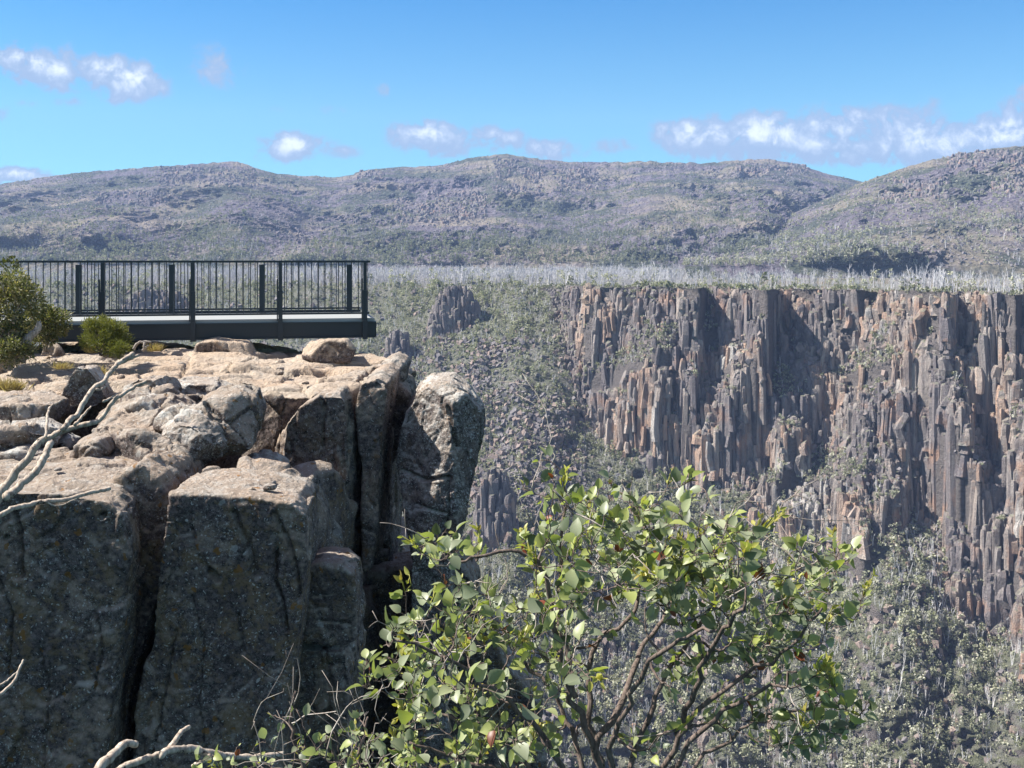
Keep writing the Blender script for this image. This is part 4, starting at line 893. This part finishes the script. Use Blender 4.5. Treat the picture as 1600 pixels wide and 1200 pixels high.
    lf = MB(); leaf_cards(lf, np.array(LP), np.array(LD), np.array(LN), np.array(LL), np.array(LW), np.array(LT), rng=rng)
    for c in shoots: wood.tube(c, [.0012, .001, .0007], 4, m=1, a=.72)
    tr = Matrix.Translation(-Vector(root))
    for nm, mb, mt, sm_ in (('branches', wood, 'bark', True), ('foliage', lf, 'leaf', True)):
        me = mb.mesh(nm, [M[mt]] if nm == 'foliage' else [M['bark'], M['leaf'], M['palebark']], sm_); me.transform(tr); link(nm, me, rt_)
    print(name, 'leaves', len(LP))
limbs = [([(962,1420),(945,1300),(930,1180),(892,1080),(872,1000),(858,930),(832,870),(770,865),(720,878)], 9.5, 1.8, -.15),
 ([(975,1420),(950,1260),(930,1150),(925,1020),(988,960),(1000,900),(1008,820)], 9, 1.8, .2),
 ([(985,1420),(980,1280),(1000,1150),(1042,1050),(1100,965),(1150,905),(1195,865)], 8, 1.8, .1),
 ([(1000,1420),(1020,1260),(1060,1150),(1130,1080),(1220,1020),(1285,950)], 7.5, 1.8, -.15),
 ([(1010,1420),(1040,1290),(1085,1200),(1180,1130),(1300,1090)], 7, 1.8, .25),
 ([(945,1420),(920,1290),(880,1200),(800,1100),(720,1040),(615,1000)], 7.5, 1.8, -.25),
 ([(950,1420),(880,1290),(835,1210),(740,1140),(660,1110)], 7, 1.8, .15),
 ([(900,1090),(880,1000),(878,880),(885,770)], 7, 2.2, .1), ([(930,1170),(985,1060),(1010,1000),(1045,940),(1062,850)], 6, 2.2, .3), ([(1060,1150),(1085,1080),(1120,1000),(1165,940)], 7, 2.2, -.3),
 ([(955,1420),(915,1300),(905,1180),(870,1090),(800,1010),(760,950)], 6, 1.8, .25), ([(1000,1420),(1005,1290),(1075,1160),(1170,1090),(1245,1050)], 6, 1.8, -.2), ([(980,1420),(965,1290),(960,1150),(1010,1040),(1060,1000),(1120,985)], 6, 1.8, -.3), ([(930,1420),(865,1300),(800,1220),(700,1180),(640,1160)], 6, 1.8, -.1)]
tips = [(882,770,1.0),(840,845,.9),(700,865,.7),(682,925,.6),(740,965,.9),(625,1010,.7),(645,1070,1.1),(700,1115,1.3),(1012,790,.7),(1075,790,.7),(1060,860,1.2),(950,810,1.0),(1165,855,1.2),(1205,900,1.2),(1275,880,.9),(1285,930,.8),
 (1125,935,1.3),(1060,950,1.2),(1095,1030,.9),(1000,880,1.1),(1160,1000,1.0),(1250,1010,.7),(1190,1060,.7),(1285,1080,.8),(1310,1110,.8),(1250,1150,.7),(900,900,1.0),(850,960,1.1),(785,1000,1.0),(865,1060,.7),(760,1080,.8),(810,1150,.8),
 (640,1160,1.2),(590,1060,.3),(740,1180,1.0),(920,870,.9),(960,940,.5),(1110,880,1.0),(1210,960,.8),(1140,1130,.5),(1040,1150,.3),(880,1150,.3),(900,1010,.5),(690,1010,1.0),(1010,850,1.0)]
gum_shrub('gum_shrub', 'leafy gum shrub with round grey green leaves in the right foreground', limbs, tips, 2.05, 11, ntw=13, leafy=5.4, jit=26, dz=.16)
gum_shrub('gum_shrub', 'low straggly gum seedling at the bottom edge between the pale branch and the big shrub',
 [([(520,1420),(500,1280),(470,1180),(455,1120),(462,1080)], 5, 1.6, 0), ([(530,1420),(540,1290),(560,1180),(575,1120)], 5, 1.6, .1), ([(510,1420),(450,1290),(400,1190)], 5, 1.5, -.1), ([(540,1420),(560,1290),(530,1200),(510,1150)], 4, 1.5, 0)],
 [(455,1130,.25),(400,1175,.6),(360,1190,.5),(510,1165,.8),(560,1135,.8),(580,1160,.8),(540,1185,1.0),(470,1185,.7),(330,1195,.4),(600,1190,1.0)], 2.3, 12, ntw=6, leafy=3.5, jit=16, lscale=.85, dz=.15, bare_n=14)

# dense little leaved shrub and green bush by the deck
def small_shrub(name, label, c, rx, rz, nleaf, leafL, mat, barkmat, stems, seed, narrow=False, up=0.3, lump=.35):
    rng = np.random.default_rng(seed); root = link(name, None, None, label, 'shrub'); base = c - np.array([0, 0, rz]); root.location = base
    wood = MB(); tipsP = []
    for i in range(stems):
        th_ = rng.uniform(0, 6.28); el = rng.uniform(.2, 1.45); r = rng.uniform(.6, .95)
        tp_ = c + np.array([math.cos(th_) * math.cos(el) * rx, math.sin(th_) * math.cos(el) * rx, (math.sin(el) * 1.0 - .0) * rz]) * r
        mid = (base + tp_) / 2 + rng.normal(0, .1, 3) * rx; cc_ = crook([base + rng.normal(0, .03, 3) * np.array([1, 1, 0]), mid, tp_], 4, .5, i); wood.tube(cc_, np.linspace(.03 * rx / .8, .006, len(cc_)), 6)
        tipsP.append(tp_)
    # clumps on an uneven dome
    nc = 60; q = rng.normal(0, 1, (nc, 3)); q /= np.linalg.norm(q, axis=1)[:, None]; q[:, 2] = np.where(q[:, 2] < -.55, -q[:, 2], q[:, 2])
    cr = c + q * np.array([rx, rx, rz]) * rng.uniform(.45, 1.0, (nc, 1)) * (1 + lump * .5 * rng.normal(0, 1, (nc, 1)) * .5)
    ci = rng.integers(0, nc, nleaf); out = rng.normal(0, 1, (nleaf, 3)); out /= np.linalg.norm(out, axis=1)[:, None]
    p = cr[ci] + out * (rx * .26 * rng.uniform(.3, 1, nleaf) ** .5)[:, None] * rng.uniform(.7, 1.2, (nc, 1))[ci]
    p = p[p[:, 2] > base[2] + .02]; n_ = len(p); d = out[:n_] + (p - c) / rx * .8 + np.array([0, 0, up]) + rng.normal(0, .4, (n_, 3))
    tint = np.clip(rng.normal(.5, .28, n_) + rng.normal(0, .15, nc)[ci[:n_]], 0, .99)
    lf = MB(); l_ = leafL * rng.uniform(.6, 1.3, n_); leaf_cards(lf, p, d, rng.normal(0, 1, (n_, 3)) + np.array([0, 0, .8]), l_, l_ * (.18 if narrow else .5), tint, seg=2, rng=rng)
    tr = Matrix.Translation(-Vector(base))
    for nm, mb, mt in (('branches', wood, barkmat), ('foliage', lf, mat)):
        me = mb.mesh(nm, [M[mt]], nm == 'branches'); me.transform(tr); link(nm, me, root)
small_shrub('shrub', 'dense grey green shrub with pale gnarled stems at the left end of the deck', P(6, 486, 18.2), .66, .78, 10000, .06, 'leafsmall', 'palebark', 16, 21)
small_shrub('shrub', 'dark leafy low shrub against the deck beam beside the grey shrub', P(72, 516, 19.0), .42, .36, 4500, .05, 'leafsmall', 'palebark', 8, 22)
small_shrub('shrub', 'rounded bright green needle leaved bush in front of the deck beam', P(160, 528, 18.6), .46, .30, 9000, .06, 'needle', 'bark', 12, 23, narrow=True, up=.9)
small_shrub('shrub', 'small yellow green bush at the right foot of the round green bush', P(186, 548, 18.3), .22, .14, 2500, .05, 'needle', 'bark', 6, 24, narrow=True, up=.9)
small_shrub('shrub', 'dark leafy tangle low on the left edge under the grey shrub', P(14, 556, 17.6), .36, .24, 3500, .05, 'leafsmall', 'palebark', 8, 25)
deadthing('dead_stump', 'bleached gnarled stem leaning out from the grey shrub at left', [('stem', [(30,565),(36,545),(45,527),(58,516),(61,503)], 10, 3.5, .1, 0), ('stem', [(22,565),(12,540),(15,528)], 7, 4, .0, 0)], 'dead stem', 17.8, 'palebark')
deadthing('dead_twig', 'bleached twig heap on the rock under the deck beside the green bush', [('twig', [(208,546),(216,536),(233,534),(240,540)], 2.5, 1.4, .1, 0), ('twig', [(222,548),(232,540),(238,545)], 2.2, 1.2, .1, 0), ('twig', [(226,535),(224,550)], 2, 1, 0, 0)], 'dead twig', 20.4, 'palebark')
def tuft(name, px, py, Y, h, label, seed):
    rng = np.random.default_rng(seed); n_ = 260; b = P(px, py, Y); o = link(name, None, None, label, 'grass tuft', 'dry grass tufts on the rock shelf')
    p = rng.normal(0, .05, (n_, 3)); p[:, 2] = 0; d = p * 5 + rng.normal(0, .35, (n_, 3)) + np.array([0, 0, 1.0]); l_ = h * rng.uniform(.5, 1.1, n_)
    mb = MB(); leaf_cards(mb, p, d, rng.normal(0, 1, (n_, 3)), l_, l_ * .05 + .002, rng.random(n_), seg=3, curl=.5, rng=rng)
    bpy.data.objects.remove(o); o = link(name, mb.mesh(name, [M['drygrass']]), None, label, 'grass tuft', 'dry grass tufts on the rock shelf'); o.location = b
for i, (a, b, Y, h, l_) in enumerate([(148, 552, 19.3, .22, 'tan grass tuft at the left foot of the round green bush'), (242, 549, 20.5, .17, 'tan grass tuft beside the bleached twigs under the deck'),
  (152, 590, 17.0, .2, 'tan grass tuft behind the triangular dark boulder'), (97, 577, 17.5, .13, 'small dark tan grass tuft in the shade left of the triangular boulder'), (22, 612, 15.8, .2, 'tan grass tuft at the left edge above the shaded hollow'),
  (2, 610, 15.7, .2, 'green tinged grass tuft at the very left edge of the shelf')]): tuft('grass_tuft', a, b, Y, h, l_, 400 + i)
print('NEAR', time.time() - T0)
#@@PART5
# ================================================================== far vegetation, rubble, air
R5 = np.random.default_rng(51)
M['whitewood'] = mat_plain('white_wood', (.62, .61, .60), .9, .1, var=.3, sc=.2)
def proto_leafy(seed, h=7.0, w=2.1, ncl=9, nq=7, card=.62, trunk=True):
    rng = np.random.default_rng(seed); b = MB()   # h height, w crown radius
    if trunk:
        for i in range(3):
            tp_ = np.array([rng.normal(0, w * .35), rng.normal(0, w * .35), h * rng.uniform(.6, .9)])
            b.tube([[0, 0, -1], [tp_[0] * .3, tp_[1] * .3, h * .35], tp_], [.16, .12, .04], 3, m=1, cap=False)
    for i in range(ncl):
        t = rng.uniform(.3, 1); r_ = w * (1.05 - .55 * t) * rng.uniform(.5, 1.1); a = rng.uniform(0, 6.28)
        c = np.array([math.cos(a) * r_, math.sin(a) * r_, h * t]); cs = w * .38 * rng.uniform(.6, 1.3); tn = rng.uniform(0, .5)
        for j in range(nq):
            o = rng.normal(0, .55, 3) * cs; n_ = rng.normal(0, 1, 3) + o / cs + np.array([0, 0, .5]); n_ /= np.linalg.norm(n_)
            s = np.cross(n_, rng.normal(0, 1, 3)); s /= np.linalg.norm(s); q = np.cross(n_, s); k1 = card * rng.uniform(.5, 1.2); k2 = card * rng.uniform(.5, 1.2)
            p = c + o; b.add([p - s * k1, p - q * k2 * .7, p + s * k1 * .8, p + q * k2], [(0, 1, 2, 3)], None, 0, tn + rng.uniform(0, .15))
    return b
def proto_dead(seed, h=7.0, nb=7, r=.11):
    rng = np.random.default_rng(seed); b = MB(); k_ = 3 if rng.random() < .5 else 1
    for s_ in range(k_):
        ln = rng.normal(0, .16, 2) * (1 if k_ > 1 else .4); hh = h * rng.uniform(.7, 1); t1 = np.array([ln[0] * hh, ln[1] * hh, hh])
        m1 = t1 * .5 + rng.normal(0, .12, 3); b.tube([[0, 0, -1], m1, t1], [r, r * .75, r * .25], 3, a=.3, cap=False)
        for i in range(nb // k_ + 1):
            f_ = rng.uniform(.35, .9); p = t1 * f_; a = rng.uniform(0, 6.28); l_ = hh * rng.uniform(.15, .38) * (1.15 - f_ * .6)
            e = p + np.array([math.cos(a) * l_ * .6, math.sin(a) * l_ * .6, l_ * rng.uniform(.5, 1)])
            b.tube([p, e], [r * .5, r * .15], 3, a=.3, cap=False)
    return b
def proto_rock(seed):
    rng = np.random.default_rng(seed); V = np.array([(x, y, z) for x in (-1, 1) for y in (-1, 1) for z in (-1, 1)], float) * np.array([1, .8, .8]) + rng.normal(0, .28, (8, 3))
    R_ = np.array(Matrix.Rotation(rng.uniform(0, 3), 3, Vector(rng.normal(0, 1, 3))).to_3x3()); b = MB()
    b.add(V @ R_.T, [(0, 1, 3, 2), (4, 6, 7, 5), (0, 4, 5, 1), (2, 3, 7, 6), (0, 2, 6, 4), (1, 5, 7, 3)], None, 0, rng.uniform(0, .3)); return b
def scatter(name, protos, pos, scl, tint, mats, lean=.06, kind='stuff'):
    pi_ = R5.integers(0, len(protos), len(pos)); parts = []
    for i, b in enumerate(protos):
        m = pi_ == i
        if not m.any(): continue
        n_ = int(m.sum()); parts.append(repl(b.arrays(), pos[m], R5.uniform(0, 6.28, n_), scl[m], tint[m], R5.normal(0, lean, (n_, 2))))
    V, Q, T, mi, A = merge(parts)
    return link(name, mesh_np(name, V, Q, T, mats, mi, attr=A), kind=kind)
LEAFY = [proto_leafy(i, 6.5 + (i % 3), 1.9 + .25 * (i % 4)) for i in range(7)]
DEAD = [proto_dead(20 + i, 6.5 + (i % 3), 8, .135) for i in range(8)]
BUSH = [proto_leafy(40 + i, 1.5, 1.15, 6, 6, .42, False) for i in range(5)]
ROCKP = [proto_rock(60 + i) for i in range(8)]
# --- gorge forest: uniform over the slope in plan
x, y = field(2.7, -330, 330, 372, 820, R5)
z, v, s, u, ui = surfH(x, y)
ok = (y < D[ui, 0] - 1) & (u > -250) & (u < 1900)
den = fbm(np.stack([x / 28, y / 28, x * 0], 1), 3, 400)
talus = (u > 670) & (u < 905) & (v > 535) & (v < 790)
pr = np.where(s < .9, np.where(u > 880, .86, .62), .0) * np.clip(1.0 + den * 1.6, .3, 1.3) * np.where(talus, .38, 1) * np.where(y < 372, 0, 1)
ok &= R5.random(len(x)) < pr
x, y, z, v, s, u, den = [a[ok] for a in (x, y, z, v, s, u, den)]
pos = np.stack([x, y, z - .6], 1); isd = R5.random(len(x)) < np.where(u < 640, .85, np.where(v < 600, .66, .58)); sc = R5.uniform(.45, 1.05, len(x)) * np.where(v > 850, 1.0, .72)
tn = np.clip(.5 + den * .5 + R5.normal(0, .2, len(x)), 0, .99)
# the nearest of each kind stand as trees of their own
vis = (u > 760) & (u < 1640) & (v > 560) & (v < 1240)
def own(sel, protos, n, name, crownname, mats_c, mats_t, label, group, minsc):
    idx_ = np.where(sel & vis)[0]; idx_ = idx_[np.argsort(y[idx_] / sc[idx_])][:n * 3]; idx_ = R5.permutation(idx_)[:n]
    meshes = []
    for i, b in enumerate(protos):
        V, Q, T, mi, a = b.arrays(); nq = len(Q)
        mt = mesh_np('trunk', V, Q[mi[:nq] == (1 if crownname else 0)], None, mats_t, attr=a)
        mc = mesh_np('crown', V, Q[mi[:nq] == 0], None, mats_c, attr=a * .5) if crownname else None
        meshes.append((mt, mc))
    for k_, i in enumerate(idx_):
        mt, mc = meshes[k_ % len(meshes)]
        if mc is None:
            o = link(name, mt, None, label, name.replace('_', ' '), group)
            o.location = pos[i]; o.rotation_euler = (R5.normal(0, .06), R5.normal(0, .06), R5.uniform(0, 6.28)); o.scale = (sc[i],) * 3
        else:
            o = link(name, None, None, label, 'tree', group); o.location = pos[i]; o.rotation_euler = (0, 0, R5.uniform(0, 6.28)); o.scale = (sc[i],) * 3
            link('trunk', mt, o); link('crown', mc, o)
    m = np.ones(len(x), bool); m[idx_] = False; return m
m1 = own(~isd, LEAFY, 200, 'gum_tree', True, [M['farleaf']], [M['farbark']], 'small grey green gum tree standing in the forest on the gorge slope', 'gum trees of the gorge forest', 0)
m2 = own(isd, DEAD, 140, 'dead_tree', False, None, [M['whitewood']], 'bare bleached dead tree standing among the gums on the gorge slope', 'dead trees of the gorge forest', 0)
rest = m1 & m2
a_ = rest & ~isd; scatter('gorge_forest', LEAFY, pos[a_], sc[a_], tn[a_], [M['farleaf'], M['farbark']])
a_ = rest & isd; scatter('gorge_dead_wood', DEAD, pos[a_], sc[a_], tn[a_] * 0, [M['whitewood']])
print('forest', len(x))
# --- undergrowth everywhere, also on the cliff ledges
x, y = field(1.9, -330, 330, 372, 800, R5)
z, v, s, u, ui = surfH(x, y); den = fbm(np.stack([x / 14, y / 14, z / 14], 1), 3, 410); grs = np.zeros(len(x), bool)
for c_ in GRS: grs |= poly_in(u, v, c_)
ok = (y < D[ui, 0] - .5) & (u > -250) & (u < 1850) & (R5.random(len(x)) < np.where(s < .9, np.where(u < 640, .28, .5), np.where(s < 2.2, .55 * np.clip(.6 + den * 2, 0, 1), np.where(grs, .9, .22 * np.clip(.6 + den * 2, 0, 1)))))
ok |= grs & (y < D[ui, 0] - .5)
x, y, z, den, s, grs = [a[ok] for a in (x, y, z, den, s, grs)]
scatter('undergrowth', BUSH, np.stack([x, y, z + np.where(s > .9, .4, -.2)], 1), R5.uniform(.35, 1.15, len(x)), np.clip(np.where(grs, .12, np.where(s < .9, .55, .3)) + den * .6 + R5.normal(0, .15, len(x)), 0, .99), [M['farleaf']])
print('under', len(x))
# --- boulder field
k = NT('talus_rock', .95, .1); c = k.mix(k.noise(1.2, 5, .7), (.10, .09, .095), (.27, .25, .25)); c = k.mix(k.ramp(k.attr('tint'), [(.5, 0.0), (.9, .6)]), c, (.34, .25, .20)); M['talus'] = k.done(c, k.bump(k.noise(2, 5, .7), .4))
x, y = field(1.75, -330, 330, 372, 760, R5); z, v, s, u, ui = surfH(x, y); den = fbm(np.stack([x / 25, y / 25, x * 0], 1), 3, 420)
talus = (u > 640) & (u < 915) & (v > 530) & (v < 810)
ok = (y < D[ui, 0] - 1) & (u > -250) & (u < 1850) & (R5.random(len(x)) < np.where(talus, np.clip(.65 + den * 1.5, .05, .9), np.where(s < .9, .07, .25 * np.clip(.7 + den * 2, 0, 1))))
x, y, z, s = [a[ok] for a in (x, y, z, s)]
scatter('talus_boulders', ROCKP, np.stack([x, y, z + .2], 1), R5.uniform(.35, 1.0, len(x)) ** 1.7 * 1.35, R5.random(len(x)), [M['talus']])
print('talus', len(x))
# --- dead forest on the plateau
x, y = field(2.6, -420, 420, 440, 1280, R5); u = 800 + x / y * F; ri = np.interp(u, UU, D[:, 0]); rz = np.interp(u, UU, TZ[:, 0])
bk_ = y - ri; den = fbm(np.stack([x / 70, y / 50, x * 0], 1), 3, 430)
open_ = (u > 1040 + 60 * den) & (bk_ > 45 + 60 * den) & (y < 1060)
ok = (bk_ > .5) & (u > -150) & (u < 1750) & (R5.random(len(x)) < np.where(open_, .03 + .12 * np.clip(den, 0, 1), np.where(y > 900, .45, .75)))
x, y, u, bk_, rz = [a[ok] for a in (x, y, u, bk_, rz)]
pos = np.stack([x, y, np.where(bk_ < 110, rz * (1 - np.clip(bk_ / 110, 0, 1)) - 16.65 * np.clip(bk_ / 110, 0, 1), -16.65)], 1)
isd = R5.random(len(x)) < .86; cl_ = fbm(np.stack([x / 12, y / 12, x * 0], 1), 3, 433); sc = R5.uniform(.35, 1.25, len(x)) * np.clip(1 + cl_ * 1.2, .4, 1.5) * np.where(bk_ < 8, .6, 1)
DEADP = [proto_dead(80 + i, 6.5 + (i % 3), 10, .14) for i in range(8)]
scatter('dead_forest', DEADP, pos[isd], sc[isd], np.zeros(isd.sum()), [M['fartrunk']], .08)
lp_ = (~isd) & (R5.random(len(x)) < .3); scatter('plateau_trees', LEAFY, pos[lp_], R5.uniform(.5, 1.15, lp_.sum()), R5.random(lp_.sum()) * .5, [M['farleaf'], M['farbark']])
scatter('plateau_shrubs', BUSH, pos[~isd], R5.uniform(.8, 1.6, (~isd).sum()), R5.random((~isd).sum()) * .7, [M['farleaf']])
rm_ = (gu[:, 0] > -100); tt = np.arange(0, 1, .0012); qx = np.interp(tt * (rm_.sum() - 1), np.arange(rm_.sum()), TX[rm_, 0]); qy = np.interp(tt * (rm_.sum() - 1), np.arange(rm_.sum()), D[rm_, 0]); qz = np.interp(tt * (rm_.sum() - 1), np.arange(rm_.sum()), TZ[rm_, 0])
scatter('rim_scrub', BUSH, np.stack([qx, qy + R5.uniform(-1.5, 5, len(qx)), qz - .3], 1), R5.uniform(.3, 1.5, len(qx)) * np.clip(1 + fbm(np.stack([qx / 9, qx * 0, qx * 0], 1), 2, 9) * 1.5, .3, 2) * .85, .35 + R5.random(len(qx)) * .6, [M['farleaf']])
print('plateau', len(x))
# --- hills: scrub, dead trees and rocks
for nm, H, lim, seed in (('hill_scrub', H1, .75, 1), ('hill_scrub', H2, .9, 2)):
    nu_, nv_ = H.shape[:2]; N_ = 34000 if seed == 1 else 15000
    a = R5.uniform(0, nu_ - 1.01, N_); b = R5.uniform(.5, nv_ - 2, N_); ia, ib = a.astype(int), b.astype(int); fa, fb = (a - ia)[:, None], (b - ib)[:, None]
    p = (H[ia, ib] * (1 - fa) + H[ia + 1, ib] * fa) * (1 - fb) + (H[ia, ib + 1] * (1 - fa) + H[ia + 1, ib + 1] * fa) * fb
    t = b / nv_; den = fbm(p / np.array([110.0, 420., 60.]), 4, 440 + seed) * 1.5 + (.5 - t) * .5
    den = den + np.clip(.3 - t, 0, 1) * 1.2; kind_ = np.where(R5.random(N_) < np.clip(.42 + den * 1.6, .05, .95), np.where(R5.random(N_) < np.clip(.62 - t * .5 - den * .4, .1, 1), 2, 1), 0)
    vis_ = (800 + p[:, 0] / p[:, 1] * F > -150) & (800 + p[:, 0] / p[:, 1] * F < 1750); p, t, den, kind_ = p[vis_], t[vis_], den[vis_], kind_[vis_]; n_ = len(p)
    m = kind_ == 0; scatter('hill_boulders', ROCKP, p[m], R5.uniform(.4, 1, m.sum()) ** 1.8 * 1.6, R5.random(m.sum()) * .7, [M['talus']])
    lf_ = (kind_ == 1) & (t < .38) & (R5.random(n_) < .5); scatter('hill_trees', LEAFY, p[lf_], R5.uniform(.6, 1.2, lf_.sum()), np.clip(.1 + R5.random(lf_.sum()) * .4, 0, .9), [M['farleaf'], M['farbark']])
    m = (kind_ == 1) & ~lf_; scatter(nm, BUSH, p[m], R5.uniform(.9, 2.3, m.sum()), np.clip(.25 + R5.random(m.sum()) * .5 - den[m] * .3, 0, .9), [M['farleaf']])
    m = kind_ == 2; scatter('hill_dead_wood', DEAD, p[m], R5.uniform(.6, 1.25, m.sum()), np.zeros(m.sum()), [M['fartrunk']])
# --- air
def haze():
    b = MB(); x0, x1, y0, y1, z0, z1 = -2600, 2600, -60, 3300, -240, 430
    b.box(((x0 + x1) / 2, (y0 + y1) / 2, (z0 + z1) / 2), ((x1 - x0) / 2, (y1 - y0) / 2, (z1 - z0) / 2))
    m = bpy.data.materials.new('haze_air'); m.use_nodes = True; t = m.node_tree; t.nodes.remove(t.nodes['Principled BSDF'])
    pv = t.nodes.new('ShaderNodeVolumePrincipled'); pv.inputs['Color'].default_value = (.40, .57, .98, 1); pv.inputs['Density'].default_value = .00012; pv.inputs['Anisotropy'].default_value = .0
    t.links.new(pv.outputs[0], t.nodes['Material Output'].inputs['Volume'])
    link('haze', b.mesh('haze', [m]), kind='stuff')
haze()
print('ALL', time.time() - T0, sum(len(o.data.polygons) for o in SC.objects if o.type == 'MESH'))
